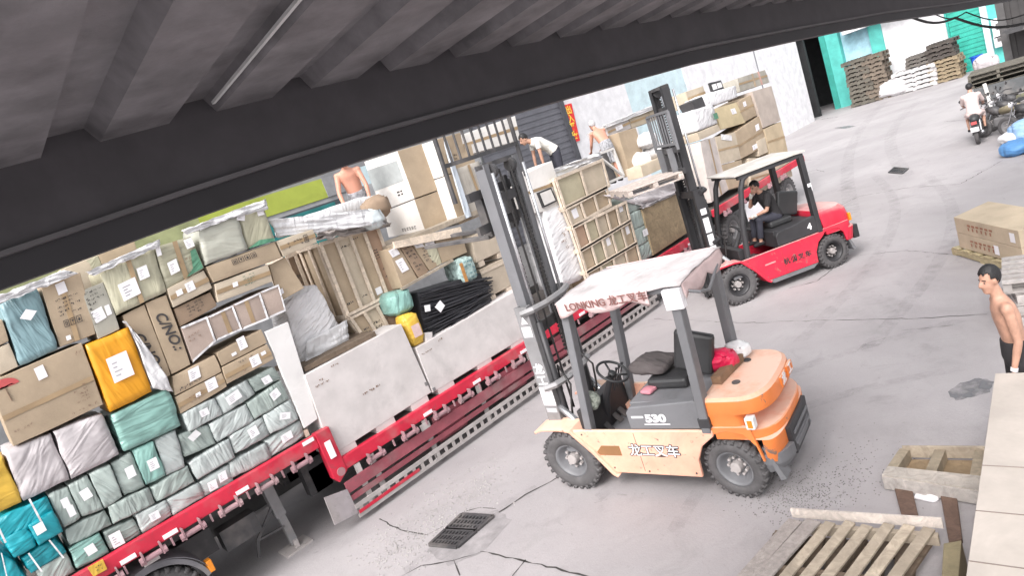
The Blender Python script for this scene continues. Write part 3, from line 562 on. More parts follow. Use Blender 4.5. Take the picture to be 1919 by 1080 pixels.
# ================================================================== THE LOAD
seedc = [0]
def P(name, label, cat, q, m, y=8.88, depth=.8, soft=0.0, st=(), mk=(), group=None, lean=0.0, film=None, sh=0.0, inset=None, band=None):
    seedc[0] += 1; k = seedc[0]
    f = [PY(p, y) for p in q]; b = [p+Vector((0, depth, 0)) for p in f]
    ce = sum(f, Vector((0, 0, 0)))/4
    if not soft: sh = sh or .004
    if sh: f = [p+(ce-p).normalized()*sh for p in f]; b = [p+Vector((0, depth, 0)) for p in f]
    o = MB().hexa(f+b).build(name, m)
    if soft:
        e = [(f[i]-f[(i+1) % 4]).length for i in range(4)]
        soften(o.data, soft, 3.2/max(.5, min(1.2, max(e))), 8, inset if inset is not None else soft*.22, k)
    elif name == BOX:                        # cartons: slightly bulged and dented board
        soften(o.data, .007, 2.6, 6, .004, k); off = .011
        for p in o.data.polygons: p.use_smooth = False
        sm = o.modifiers.new('edge', 'BEVEL'); sm.width = .005; sm.segments = 1; sm.limit_method = 'ANGLE'
    else:
        bv = o.modifiers.new('edge', 'BEVEL'); bv.width = .008; bv.segments = 2
    tag(o, label, cat, group)
    off = (.012 if name == BOX else .004) if not soft else soft*1.25+.012
    def uv(u, v): return f[0].lerp(f[1], u).lerp(f[3].lerp(f[2], u), v)
    if name == BOX and k % 5 < 3 and (f[0]-f[1]).length > .3 and (f[0]-f[3]).length > .22:   # a strip of parcel tape over the flap seam
        hz = (f[0]-f[1]).length > (f[0]-f[3]).length*1.15; c0 = .5+.06*((k % 7)-3)/3; hw = .028/((f[0]-f[3]).length if hz else (f[0]-f[1]).length)
        pp = [uv(0.01, c0-hw), uv(.99, c0-hw), uv(.99, c0+hw), uv(0.01, c0+hw)] if hz else [uv(c0-hw, .01), uv(c0+hw, .01), uv(c0+hw, .99), uv(c0-hw, .99)]
        MB().prism([p+Vector((0, -off*.72, 0)) for p in pp], (0, .004, 0)).build('tape_strip', TANT, o, True)
    for s in st:
        u, v, w, h = s[:4]; a = s[4] if len(s) > 4 else 0.0
        mm = s[5] if len(s) > 5 else PAPER; c = uv(u, v); du = (uv(1, v)-uv(0, v))*w/2; dv = (uv(u, 1)-uv(u, 0))*h/2
        R = Matrix.Rotation(rad(a), 3, 'Y'); du = R @ du; dv = R @ dv
        pp = [c-du-dv, c+du-dv, c+du+dv, c-du+dv]; pp = [p+Vector((0, -off, 0)) for p in pp]
        lb = MB().hexa(pp+[p+Vector((0, .003, 0)) for p in pp]).build('paper_label', mm, o, True)
        if mm is PAPER and (du.length > .05):
            t = MB(); r2 = random.Random(k*9+int(u*99))
            for i in range(4):
                ln = r2.uniform(.4, 1.2); y0 = -.5+i*.33; t.hexa([c+du*x*.8+dv*(y0+z)+Vector((0, -off-yy, 0)) for yy in (.002, .0005) for x, z in ((-.8, 0), (-.8+ln, 0), (-.8+ln, .10), (-.8, .10))])
            t.build('label_print', mat('grey_print', (.45, .44, .46), .8), lb, True)
    for s in mk:
        kind, u, v, w, h = s[:5]; nr, ncl = (s[5], s[6]) if len(s) > 6 else (3, 4); mm = s[7] if len(s) > 7 else INK
        if kind == 'text':
            body, size, ang = s[5], s[6], s[8] if len(s) > 8 else 0.0
            xd = (uv(1, v)-uv(0, v)).normalized(); zd = (uv(u, 0)-uv(u, 1)).normalized(); R = Matrix.Rotation(rad(ang), 3, 'Y')
            lettering('printed_lettering', body, size, uv(u, v)+Vector((0, -off-.002, 0)), R @ xd, R @ zd, mm, o, True, .004); continue
        t = MB(); r2 = random.Random(k*5+int(u*70)); c = uv(u, v); du = (uv(1, v)-uv(0, v))*w; dv = (uv(u, 1)-uv(u, 0))*h
        for i in range(nr):
            for j in range(ncl):
                if kind == 'rows' and r2.random() < .22: continue
                def pt(a, d, yy): return c+du*(-.5+a)+dv*(-.5+d)+Vector((0, -off-yy, 0))
                if kind == 'rows':
                    for g in range(3):           # broken strokes of one printed character
                        a = (j+.12+.25*g)/ncl; b1 = a+r2.uniform(.05, .2)/ncl; d = (i+.15+r2.uniform(0, .25))/nr; e1 = d+r2.uniform(.18, .5)/nr
                        t.hexa([pt(x, z, yy) for yy in (.003, .0015) for x, z in ((a, d), (b1, d), (b1, e1), (a, e1))])
                else:                            # handling marks in a row: a frame with a bar, arrows or a glass in it
                    a, b1, d, e1 = (j+.1)/ncl, (j+.9)/ncl, (i+.05)/nr, (i+.95)/nr; th = .08/ncl; tv = .07/nr
                    for (aa, bb, dd, ee) in ((a, b1, d, d+tv), (a, b1, e1-tv, e1), (a, a+th, d, e1), (b1-th, b1, d, e1)): t.hexa([pt(x, z, yy) for yy in (.003, .0015) for x, z in ((aa, dd), (bb, dd), (bb, ee), (aa, ee))])
                    w2 = b1-a; h2 = e1-d
                    sh_ = [((.3, .2), (.42, .2), (.42, .8), (.3, .8)), ((.25, .25), (.75, .25), (.56, .55), (.44, .55)), ((.5, .2), (.75, .6), (.5, .8), (.25, .6)), ((.55, .2), (.7, .2), (.7, .8), (.55, .8))]
                    for g in ([sh_[0], sh_[3]], [sh_[1], ((.46, .5), (.54, .5), (.54, .82), (.46, .82))], [sh_[2]])[j % 3]: t.prism([pt(a+w2*x, d+h2*z, .003) for x, z in g], (0, .0015, 0))
        t.build('printed_marking', mm, o, True)
    return o
G1 = 'grey-green wrapped parcels on the trailer'; GB = 'brown cartons on the trailer'
BOX = 'cardboard_box'; PAR = 'wrapped_parcel'
P(PAR, 'tall blue-grey wrapped parcel with a diamond-set label', 'parcel', [(0, 571), (70, 537), (109, 654), (37, 688)], BLUEG, 8.86, .8, .03, [(.56, .33, .26, .16, 42)])
P(BOX, 'tall brown carton with printed handling marks beside the blue-grey parcel', 'carton', [(75, 536), (151, 508), (181, 627), (112, 653)], CARD, 8.87, .8, 0, [(.45, .14, .24, .17, -4), (.28, .90, .12, .07)], [('rows', .52, .42, .62, .3, 5, 4), ('icons', .5, .68, .5, .12, 1, 3)], GB)
P(BOX, 'narrow grey carton crowded with print and two labels', 'carton', [(152, 545), (194, 527), (226, 618), (184, 638)], mat('cardboard_grey', (.40, .385, .33), .8, 'card'), 8.87, .8, 0, [(.35, .56, .5, .24, -6), (.78, .55, .22, .2)], [('rows', .45, .2, .8, .3, 4, 4), ('rows', .12, .45, .15, .6, 6, 1)], GB)
P(BOX, 'brown carton cut off by the picture edge under the canopy beam', 'carton', [(-40, 617), (5, 596), (18, 640), (-25, 660)], CARD, 8.87, .8, 0, group=GB)
P(BOX, 'brown carton left of the blue-grey parcel foot', 'carton', [(-25, 661), (18, 641), (36, 688), (-5, 708)], CARDL, 8.87, .8, 0, group=GB)
bx = P(BOX, 'very large brown carton with a red umbrella mark', 'carton', [(-24, 718), (154, 641), (195, 759), (24, 840)], CARD, 8.84, .9, 0, [(.50, .17, .10, .19, -3)], [('rows', .82, .70, .16, .28, 5, 3, INKF), ('rows', .80, .92, .30, .07, 1, 8, INKF), ('rows', .16, .80, .2, .08, 1, 6, INKF), ('rows', .93, .12, .08, .1, 1, 2, INKF)], GB)
f = [PY(p, 8.83) for p in ((-24, 718), (154, 641), (195, 759), (24, 840))]
cu = PY((9, 727), 8.834); um = MB()
um.prism([cu+Vector((.135*math.cos(PI*k/14), 0, .095*math.sin(PI*k/14))) for k in range(15)]+[cu+Vector((.135-.045*(k+.5), 0, .018 if k % 2 else -.004)) for k in range(6)], (0, .003, 0)); um.build('umbrella_mark', INKR, bx, True)
MB().bar(cu, cu+Vector((.0, 0, -.16)), .003, .015).build('umbrella_handle', INKF, bx, True)
P(PAR, 'bright orange wrapped parcel with a big white label', 'parcel', [(160, 647), (241, 613), (286, 735), (206, 774)], ORNG, 8.84, .7, .02, [(.52, .47, .47, .36, 0)])
P(BOX, 'brown C/NO. carton half hidden by the hanging film', 'carton', [(229, 591), (271, 569), (321, 704), (279, 728)], CARD, 8.89, .8, 0, [], [('text', .45, .58, 0, 0, 'C/NO.:', .17, INK, 90)], GB)
P(BOX, 'tall slim brown carton printed C/NO. next to the taped boxes', 'carton', [(272, 568), (312, 551), (358, 684), (322, 704)], CARD, 8.88, .8, 0, [], [('text', .55, .47, 0, 0, 'C/NO.:', .17, INK, 90)], GB)
P(BOX, 'large tan carton wrapped in cloudy film with two labels', 'carton', [(184, 504), (288, 463), (312, 547), (218, 592)], CARDF, 8.86, .8, .018, [(.36, .62, .33, .36, -2), (.68, .42, .19, .26, 0)])
fc = P(BOX, 'film wrapped carton with green tape on one corner', 'carton', [(290, 463), (358, 442), (383, 503), (312, 546)], CARDF, 8.87, .8, .015, [(.30, .58, .24, .3, -2), (.86, .18, .22, .26, -3), (.05, .12, .12, .2)], [('rows', .62, .55, .35, .12, 1, 4, INKF)])
q = [PY(p, 8.835) for p in ((357, 470), (366, 466), (381, 502), (350, 520), (362, 503))]; MB().prism(q, (0, .01, 0)).build('green_tape', TAPEG, fc, True)
P(PAR, 'big plain grey film wrapped parcel under the white sheet', 'parcel', [(371, 421), (444, 398), (465, 467), (385, 499)], GREYB, 8.83, .8, .025)
pb = P(PAR, 'film wrapped carton with green tape along its foot', 'parcel', [(445, 399), (494, 387), (516, 450), (466, 467)], CARDF, 8.86, .8, .015, [(.06, .1, .28, .26, 20), (.78, .14, .24, .18)])
q = [PY(p, 8.83) for p in ((466, 466), (486, 450), (513, 446), (516, 451))]; MB().prism(q, (0, .01, 0)).build('green_tape', TAPEG, pb, True)
P(BOX, 'long tan carton with four handling marks below the grey parcel', 'carton', [(385, 500), (516, 452), (530, 483), (400, 531)], CARD, 8.85, .8, 0, [], [('icons', .50, .30, .36, .32, 1, 4)], GB)
P(BOX, 'long tan carton end with a boxed print and black drop mark', 'carton', [(517, 452), (588, 428), (596, 455), (531, 482)], CARDL, 8.85, .8, 0, [], [('rows', .42, .5, .42, .5, 2, 5), ('icons', .72, .45, .14, .55, 1, 1)], GB)
P(BOX, 'pale tan carton with a round sticker above the white taped cartons', 'carton', [(401, 532), (503, 494), (513, 528), (408, 568)], CARDL, 8.86, .8, 0, [(.34, .42, .09, .24)], [('rows', .60, .42, .22, .6, 4, 4, mat('green_ink', (.12, .2, .15), .8))], GB)
P(BOX, 'small tan carton with two square labels', 'carton', [(312, 542), (383, 505), (400, 540), (325, 578)], CARDL, 8.86, .8, 0, [(.24, .44, .15, .28), (.52, .42, .21, .46)], [], GB)
P(BOX, 'brown carton printed with tilted dark lines under the small label carton', 'carton', [(325, 579), (395, 546), (408, 573), (337, 614)], CARDD, 8.90, .8, 0, [], [('rows', .50, .45, .45, .7, 4, 4)], GB)
WT = FILM
def taped(label, q, mk=()):
    o = P(BOX, label, 'carton', q, mat('cardboard_mauve', (.41, .325, .28), .8, 'card'), 8.87, .8, 0, [], mk, GB)
    f = [PY(p, 8.862) for p in q]; m = MB()
    for a, b in ((0, 1), (1, 2), (2, 3)): m.prism([f[a], f[b], f[b].lerp(sum(f, Vector((0, 0, 0)))/4, .14), f[a].lerp(sum(f, Vector((0, 0, 0)))/4, .14)], (0, -.006, 0))
    m.build('white_tape', WT, o, True)
taped('mauve brown carton with torn pink film at its foot', [(338, 614), (388, 593), (405, 640), (361, 680)], [('rows', .35, .4, .5, .25, 2, 4, INKF)])
taped('white taped brown carton second along from the torn one', [(389, 594), (436, 572), (454, 618), (406, 639)])
taped('white taped plain brown carton below the round sticker carton', [(437, 571), (487, 548), (504, 598), (455, 618)])
taped('white taped brown carton touching the tilted board', [(488, 547), (522, 533), (536, 583), (505, 597)])
P('flat_board', 'plain brown hardboard sheet leaning beside the slatted crates', 'board', [(504, 497), (534, 482), (571, 540), (524, 566)], CARD, 8.93, .05, 0, [(.18, .78, .14, .14)])
P(BOX, 'brown carton with a large print line behind its square label', 'carton', [(323, 706), (404, 664), (417, 697), (327, 744)], CARD, 8.86, .8, 0, [(.45, .40, .24, .6)], [('rows', .35, .8, .5, .3, 1, 5)], GB)
P(BOX, 'brown carton above the pale bags with a label near one end', 'carton', [(327, 745), (417, 698), (427, 725), (338, 778)], CARD, 8.86, .8, 0, [(.72, .35, .22, .7), (.42, .5, .1, .22)], [('rows', .38, .55, .3, .5, 3, 4, INKF)], GB)
P(BOX, 'tan carton topped with white tape and a long label', 'carton', [(405, 662), (491, 616), (502, 643), (415, 688)], CARD, 8.86, .8, 0, [(.52, .22, .17, .8), (.30, .62, .1, .2)], [], GB)
P(BOX, 'brown carton with a row of black ring marks', 'carton', [(415, 689), (502, 644), (515, 673), (425, 722)], CARD, 8.85, .8, 0, [(.64, .55, .2, .6), (.84, .38, .1, .2)], [('rows', .48, .2, .32, .24, 1, 5), ('rows', .36, .62, .12, .4, 3, 2, INKF)], GB)
GQ = [  # grey-green bags, row by row
 ('with one label under the ring-marked carton row, first of the top row', [(340, 776), (402, 746), (419, 778), (355, 811)], GREENL, [(.55, .42, .24, .34)]),
 ('with a wide label and a puckered top, second of the top row', [(404, 746), (463, 712), (478, 739), (419, 778)], GREENL, [(.42, .45, .42, .5, -4)]),
 ('under the carton corner by the white board, last of the top row', [(464, 712), (513, 688), (529, 710), (478, 737)], GREEN, [(.52, .55, .3, .5)]),
 ('with a square label against the white board, second row', [(463, 756), (528, 712), (543, 747), (478, 787)], GREEN, [(.68, .40, .24, .42, -10)]),
 ('long and unlabelled in the middle of the second row', [(391, 796), (461, 757), (477, 788), (407, 831)], GREENL, []),
 ('with torn white plastic on top beside the mint parcel', [(333, 815), (390, 797), (406, 832), (346, 858)], GREEN, [(.45, .25, .35, .3, -30, FILM)]),
 ('with a tilted white label beside the board, third row', [(493, 780), (545, 748), (561, 787), (507, 816)], GREENL, [(.6, .5, .34, .3, 24)]),
 ('with a rounded label in the middle of the third row', [(430, 818), (492, 782), (507, 816), (441, 853)], GREENL, [(.60, .40, .26, .5, -4)]),
 ('with a pale label and a swirl of tape at the board foot', [(497, 827), (562, 788), (572, 818), (508, 858)], GREENL, [(.52, .4, .3, .44, 0)]),
 ('unlabelled and strongly creased at the start of the fourth row', [(353, 869), (429, 823), (441, 858), (371, 901)], GREENL, []),
 ('long and unlabelled just above the red rail by the step', [(430, 868), (500, 829), (509, 859), (435, 899)], GREENL, []),
 ('with two white labels lying on the red rail', [(373, 905), (430, 870), (439, 904), (383, 932)], GREENL, [(.32, .55, .28, .55), (.68, .38, .26, .5)]),
 ('standing upright, flat taped with one label', [(247, 845), (287, 827), (311, 892), (274, 912)], MINT, [(.62, .55, .46, .3)]),
 ('standing upright with a long printed crease and no label', [(289, 826), (329, 806), (347, 876), (312, 892)], GREENL, []),
 ('standing upright with one label beside the flat taped one', [(208, 870), (245, 847), (273, 912), (233, 932)], GREEN, [(.62, .45, .4, .3)]),
 ('standing upright with a starred twist of dark film', [(165, 889), (207, 871), (232, 932), (197, 956)], GREEN, []),
 ('standing upright with a tilted label left of the twisted one', [(127, 911), (164, 890), (196, 955), (154, 971)], GREEN, [(.55, .42, .45, .28, -6)]),
 ('standing upright with two overlapping labels next to the teal bags', [(87, 929), (127, 912), (152, 971), (120, 992)], GREEN, [(.6, .38, .36, .26), (.68, .66, .36, .3)]),
 ('lying lengthwise with a bright crumpled end under the twisted one', [(200, 951), (279, 914), (293, 944), (212, 984)], GREEN, []),
 ('lying lengthwise below the creased upright one, unlabelled', [(281, 915), (352, 873), (367, 904), (293, 943)], GREEN, []),
 ('lying lengthwise with a ragged crease above the lone taped label', [(120, 994), (197, 957), (212, 984), (131, 1025)], GREEN, []),
 ('with a label on its folded flap resting on the red rail', [(252, 967), (311, 938), (325, 967), (267, 1002)], GREENL, [(.5, .45, .3, .42)]),
 ('plump and unlabelled on the red rail', [(312, 939), (373, 904), (384, 932), (325, 968)], GREENL, []),
 ('with a big square label and a loose flap over the red rail', [(192, 999), (251, 973), (266, 1001), (208, 1036)], GREEN, [(.28, .55, .36, .7)]),
 ('with a label taped across its middle by the yellow tag', [(128, 1031), (188, 1000), (207, 1037), (144, 1069)], MINT, [(.55, .42, .3, .42, -6)]),
 ('with a frayed top at the picture foot beside the teal bags', [(60, 1064), (124, 1036), (144, 1073), (82, 1103)], GREEN, []),
]
for i, (lab, q, m, st) in enumerate(GQ): P(PAR, 'grey-green wrapped parcel '+lab, 'parcel', q, m, 8.86+.03*((i*7) % 3)/2, .8, .024, st, [], G1)
P(PAR, 'pinkish white bag with a folded foot beside the yellow parcel', 'parcel', [(6, 849), (97, 810), (132, 900), (43, 942)], PINKW, 8.86, .8, .035, [], [], 'pinkish white bags')
P(PAR, 'pinkish white bag with fanned creases below the large carton', 'parcel', [(98, 809), (192, 776), (228, 853), (133, 900)], PINKW, 8.85, .8, .035, [], [], 'pinkish white bags')
P(PAR, 'mint green wrapped parcel under the orange one', 'parcel', [(207, 778), (317, 727), (341, 799), (232, 849)], MINT, 8.84, .8, .04)
P(PAR, 'bright teal bag tied with white strap, topmost of the teal bags', 'parcel', [(-20, 975), (88, 932), (108, 968), (0, 1018)], TEAL, 8.86, .8, .04, [(.72, .3, .035, 1.1, 0, FILM), (.08, .6, .035, .9, 0, FILM)], [], 'teal bags')
P(PAR, 'flat bright teal packet with a square white label', 'parcel', [(53, 986), (100, 957), (119, 997), (73, 1024)], TEAL, 8.80, .12, .012, [(.30, .34, .38, .44)], [], 'teal bags')
P(PAR, 'crumpled bright teal bag beside the labelled teal packet', 'parcel', [(2, 1011), (52, 988), (72, 1024), (28, 1051)], TEAL, 8.83, .7, .04, [], [], 'teal bags')
P(PAR, 'bright teal bag with white strap under the labelled packet', 'parcel', [(38, 1049), (103, 1008), (126, 1036), (58, 1078)], TEAL, 8.86, .7, .035, [(.25, .5, .045, 1.2, 0, FILM), (.85, .5, .045, 1.2, 0, FILM)], [], 'teal bags')
P(PAR, 'bright teal bag at the very corner of the picture', 'parcel', [(-30, 1035), (25, 1052), (56, 1090), (-5, 1110)], TEAL, 8.86, .7, .035, [(.5, .4, .05, 1.0, 10, FILM)], [], 'teal bags')
P(PAR, 'mustard yellow parcel cut off by the picture edge', 'parcel', [(-45, 880), (6, 855), (42, 942), (-10, 968)], YELL, 8.86, .8, .03)
# film hanging between the orange parcel and the C/NO. cartons, film over the top edge
def sheet(name, label, cat, px, y, m, th=.012, wob=.03, seed=3, nu=14, nv=4):
    """px: list of (left point, right point) down the sheet"""
    def fn(u, v):
        k = v*(len(px)-1); i = min(int(k), len(px)-2); t = k-i; a = (1-t)*px[i][0][0]+t*px[i+1][0][0], (1-t)*px[i][0][1]+t*px[i+1][0][1]; b = (1-t)*px[i][1][0]+t*px[i+1][1][0], (1-t)*px[i][1][1]+t*px[i+1][1][1]
        p = PY((a[0]+(b[0]-a[0])*u, a[1]+(b[1]-a[1])*u), y); p.y += wob*noise.noise(Vector((u*5, v*6, seed))); p.z += .4*wob*noise.noise(Vector((u*9, v*3, seed+4))); return p
    return tag(MB().grid(fn, nu, nv*3, (0, th, 0)).build(name, m, smooth=True), label, cat)
sheet('plastic_sheet', 'white plastic film hanging beside the orange parcel', 'plastic film', [((229, 603), (236, 602)), ((241, 612), (258, 628)), ((256, 645), (288, 668)), ((272, 690), (312, 706)), ((287, 728), (325, 735))], 8.82, FILM, .01, .05, 3, 8, 8)
sheet('plastic_sheet', 'long white film draped over the top of the highest parcels', 'plastic film', [((340, 432), (498, 372)), ((352, 440), (501, 384)), ((370, 424), (503, 392))], 8.79, FILM, .02, .05, 6, 26, 4)
sheet('plastic_sheet', 'white film edge along the top of the blue-grey parcel', 'plastic film', [((-8, 556), (120, 506)), ((-6, 572), (150, 512))], 8.80, FILM, .02, .05, 9, 20, 3)
sheet('plastic_sheet', 'crumpled white film over the big film wrapped carton', 'plastic film', [((160, 510), (300, 448)), ((176, 517), (300, 462))], 8.80, FILM, .02, .06, 12, 20, 3)
for lab, q, m in (('pale brown carton peeping over the load beneath the canopy beam', [(112, 505), (175, 480), (190, 545), (125, 570)], CARDL), ('brown carton behind the film wrapped ones at the load top', [(182, 476), (252, 448), (275, 520), (210, 545)], CARD), ('yellowish carton half hidden behind the load top', [(160, 487), (184, 477), (205, 530), (180, 545)], CARDF), ('white foam block on the load top under the canopy', [(60, 532), (110, 512), (122, 545), (70, 565)], FILM)):
    P(BOX, lab, 'carton', q, m, 9.8, .9, 0, group=GB)
P('warning_tag', 'yellow plastic tag with dark scribble hanging on the red rail', 'tag', [(163, 1065), (193, 1048), (202, 1068), (175, 1083)], YELL, 8.735, .008, 0, [], [('rows', .6, .5, .5, .6, 2, 3)])
P('white_board', 'tall narrow white board standing at the deck step', 'board', [(496, 622), (540, 603), (596, 786), (571, 804)], WHITEB, 8.86, .05, 0)
MB_ = MB(); MB_.b2((2.99, 8.9, 1.5), (3.05, 9.0, 1.60)); tag(MB_.build('wood_block', PINE), 'small pine block under the tall white board', 'block')
# ---------------------------------------------------------------- crates on the low deck
def crate(name, label, cat, q, m, y, depth, top=None, skid=True, st=(), mk=(), right=False, group=None, zb=1.0):
    o = P(name, label, cat, q, m, y, depth, 0, st, mk, group)
    f = [PY(p, y) for p in q]
    if skid:
        for u in (.12, .5, .86):
            p = f[3].lerp(f[2], u); MB().b2((p.x-.17, y+.005, zb), (p.x+.17, y+depth-.01, p.z+.004)).build('skid', PLY, o, True)
    return o
c1 = crate('plywood_crate', 'big pale plywood crate at the deck step, scribbled in one corner', 'crate', [(570, 704), (752, 607), (809, 736), (623, 855)], PLY, 8.83, .55, mk=[('rows', .12, .16, .14, .10, 2, 3, INKF), ('rows', .27, .06, .08, .05, 1, 2, INKF), ('rows', .50, .55, .2, .05, 1, 3, INKF)], group='pale plywood crates', zb=.992)
c2 = crate('plywood_crate', 'long low pale plywood crate beneath the black rods', 'crate', [(779, 653), (972, 541), (992, 627), (811, 737)], PLY, 8.83, 1.0, mk=[('rows', .07, .15, .10, .14, 2, 3, INKF), ('rows', .20, .10, .05, .08, 1, 1, INKF), ('rows', .33, .10, .03, .06, 1, 1, INKF)], group='pale plywood crates', zb=.992)
for (u, v, c_, q) in ((.985, .86, c1, ((570, 704), (752, 607), (809, 736), (623, 855))), (.03, .93, c1, ((570, 704), (752, 607), (809, 736), (623, 855))), (.02, .95, c2, ((779, 653), (972, 541), (992, 627), (811, 737)))):
    f = [PY(p, 8.825) for p in q]; p = f[0].lerp(f[1], u).lerp(f[3].lerp(f[2], u), v); MB().box(p, (.05, .012, .06)).build('clip', STEEL, c_, True)
bd = lump('wrapped_bundle', 'white film wrapped lumpy bundle sitting on the big plywood crate', 'bundle', (3.93, 9.75, 2.42), (1.15, .95, .95), FILM, .06, 1.4, 8, 4, inset=.09)
q = [PY(p, 9.30) for p in ((528, 570), (598, 530), (654, 640), (570, 698))]; b = [p+Vector((0, .7, 0)) for p in q]
me = MB().hexa(q+b).build('tmp', BUNDLE); soften(me.data, .07, 3.4, 12, .03, 3); bd.data = me.data; bd.location = me.location; bpy.data.objects.remove(me)
sheet('plastic_sheet', 'grey white film skirt hanging from the lumpy bundle', 'plastic film', [((575, 640), (650, 600)), ((572, 690), (655, 640))], 9.22, FILM, .012, .05, 14, 12, 4)
tag(MB().b2((3.35, 8.9, 2.345), (4.6, 10.0, 2.42)).build('flat_pallet', WOODD), 'dark pallet under the lumpy white bundle', 'pallet')
def slat_crate(label, q, y, depth, nv, cols, rows=(0, 1), mk=(), side=4, group='slatted pine crates on the trailer'):
    """cartons in an open pine slat crate"""
    f = [PY(p, y) for p in q]; D = Vector((0, depth, 0)); t = thing('slatted_crate', label, 'crate', tuple(f[3]), 0, group)
    def uv(u, v, d=0.0): return f[0].lerp(f[1], u).lerp(f[3].lerp(f[2], u), v)+Vector((0, d, 0))
    for i in range(nv):
        a, b = (i)/nv+.015, (i+1)/nv-.015
        o = MB().hexa([uv(a, .02, .022), uv(b, .02, .022), uv(b, .985, .022), uv(a, .985, .022)]+[uv(a, .02, depth-.02), uv(b, .02, depth-.02), uv(b, .985, depth-.02), uv(a, .985, depth-.02)]).build('inner_carton', cols[i % len(cols)], t, True)
        for mm in mk:
            if mm[0] == i:
                tt = MB(); r2 = random.Random(i*3+5); _, u, v, w, h, nr, ncl = mm[:7]
                if len(mm) > 7: cc = [uv(a+(b-a)*(u+sx*w/2), v+sy*h/2, .018) for sx, sy in ((-1, -1), (1, -1), (1, 1), (-1, 1))]; MB().hexa([p+Vector((0, -.003, 0)) for p in cc]+cc).build('paper_label', PAPER, o, True); continue
                for r in range(nr):
                    for c_ in range(ncl):
                        for g2 in range(2):
                            x0 = u-w/2+w*(c_+.1+.4*g2)/ncl; x1 = x0+w*r2.uniform(.15, .35)/ncl; y0 = v-h/2+h*(r+.1+r2.uniform(0, .3))/nr; y1 = y0+h*r2.uniform(.3, .55)/nr
                            pp = [uv(a+(b-a)*x, yy, .0195) for x, yy in ((x0, y0), (x1, y0), (x1, y1), (x0, y1))]; tt.hexa(pp+[p+Vector((0, .0015, 0)) for p in pp])
                tt.build('printed_marking', INK, o, True)
    sw = .055
    for i in range(nv+1): a = uv(i/nv, 0); b = uv(i/nv, 1); MB().prism([a+Vector((-sw/2, 0, 0)), a+Vector((sw/2, 0, 0)), b+Vector((sw/2, 0, 0)), b+Vector((-sw/2, 0, 0))], (0, -.022, 0)).build('slat', PINE, t, True)
    for v in rows: a = uv(-.01, v); b = uv(1.01, v); MB().prism([a+Vector((0, 0, .03)), b+Vector((0, 0, .03)), b-Vector((0, 0, .03)), a-Vector((0, 0, .03))], (0, -.026, 0)).build('slat', PINE, t, True)
    for k in range(side):                    # the end that faces the tall white board
        d0 = depth*(k+.05)/max(1, side-1)*.92; a = uv(0, 0, d0)-Vector((.035, 0, 0)); b = uv(0, 1, d0)-Vector((.035, 0, 0)); MB().prism([a, a+Vector((0, .06, 0)), b+Vector((0, .06, 0)), b], (.022, 0, 0)).build('slat', PINE, t, True)
    for v in (0, 1): a = uv(0, v)-Vector((.045, 0, 0)); MB().prism([a+Vector((0, 0, .03)), a+D+Vector((0, 0, .03)), a+D-Vector((0, 0, .03)), a-Vector((0, 0, .03))], (.02, 0, 0)).build('slat', PINE, t, True)
    return t
BRN = mat('cardboard_red', (.40, .27, .19), .8, 'card')
slat_crate('tall open pine crate of brown cartons above the plywood crate', [(600, 458), (706, 425), (749, 543), (652, 592)], 9.35, 1.15, 4, [CARD, CARDL, CARD, BRN], mk=[(0, .5, .86, .6, .06, 1, 2), (1, .55, .13, .8, .05, 1, 3), (1, .6, .86, .5, .04, 1, 2), (2, .3, .07, .6, .04, 1, 2), (2, .62, .88, .5, .1, 1, 1, 'label'), (3, .35, .38, .4, .16, 4, 2), (3, .55, .62, .35, .05, 1, 2), (3, .55, .74, .35, .05, 1, 2)])
slat_crate('short pine crate of printed cartons under the tall open one', [(656, 596), (727, 560), (752, 612), (690, 645)], 9.35, 1.15, 3, [CARD, CARDL, BRN], mk=[(0, .6, .6, .5, .25, 2, 2), (1, .5, .6, .7, .3, 2, 3), (2, .45, .45, .6, .3, 2, 2)], side=3)
slat_crate('dark pine crate half hidden behind the lumpy white bundle', [(535, 483), (583, 462), (640, 600), (590, 625)], 10.2, .8, 3, [CARDD, CARDD, CARD], mk=[(0, .6, .35, .5, .25, 3, 2)], side=3)
# ---------------------------------------------------------------- middle of the long trailer
rd = thing('rod_bundle', 'heap of thin black rods with two white tags on the long plywood crate', 'rods', (6.3, 9.3, 2.35))
A = PY((780, 640), 9.0); B_ = PY((918, 560), 9.0); rn = random.Random(5); ROD = mat('black_rod', (.028, .027, .032), .45, var=.15)
for k in range(100):
    r1 = k/99; r2 = min(1, max(0, r1+rn.uniform(-.12, .12))); fan = rn.random()
    a = PY((782+14*r1+34*rn.random(), 548+92*r1), 8.93+.10*rn.random()); b = PY((905+22*rn.random()-18*r2*rn.random(), 520+56*r2), 8.93+.12*rn.random())
    if fan < .3: a = a.lerp(b, rn.uniform(.1, .35))
    MB().tube([a, a.lerp(b, .5)+Vector((0, -.02-.03*rn.random(), rn.uniform(-.03, .03))), b], .011, 5).build('rod', ROD, rd, True)
q = [PY(p, 9.02) for p in ((783, 548), (900, 512), (925, 570), (800, 645))]; MB().prism(q, (0, .55, 0)).build('rod_mass', ROD, rd, True)
for q in (((795, 573), (806, 571), (807, 583), (797, 585)), ((825, 563), (834, 573), (826, 586), (815, 576))):
    pp = [PY(p, 8.90) for p in q]; MB().prism(pp, (0, .004, 0)).build('paper_label', PAPER, rd, True)
P(PAR, 'rounded mint bundle squeezed beside the black rods', 'parcel', [(730, 553), (770, 540), (779, 578), (746, 594)], MINT, 8.95, .5, .010, inset=.028)
P('plastic_roll', 'yellow plastic wrapped roll standing before the black rods', 'roll', [(753, 594), (783, 585), (796, 640), (776, 651)], YELL, 8.86, .3, .007, [(.58, .55, .6, .4, -4, mat('pink_paper', (.75, .55, .53), .7))], inset=.022)
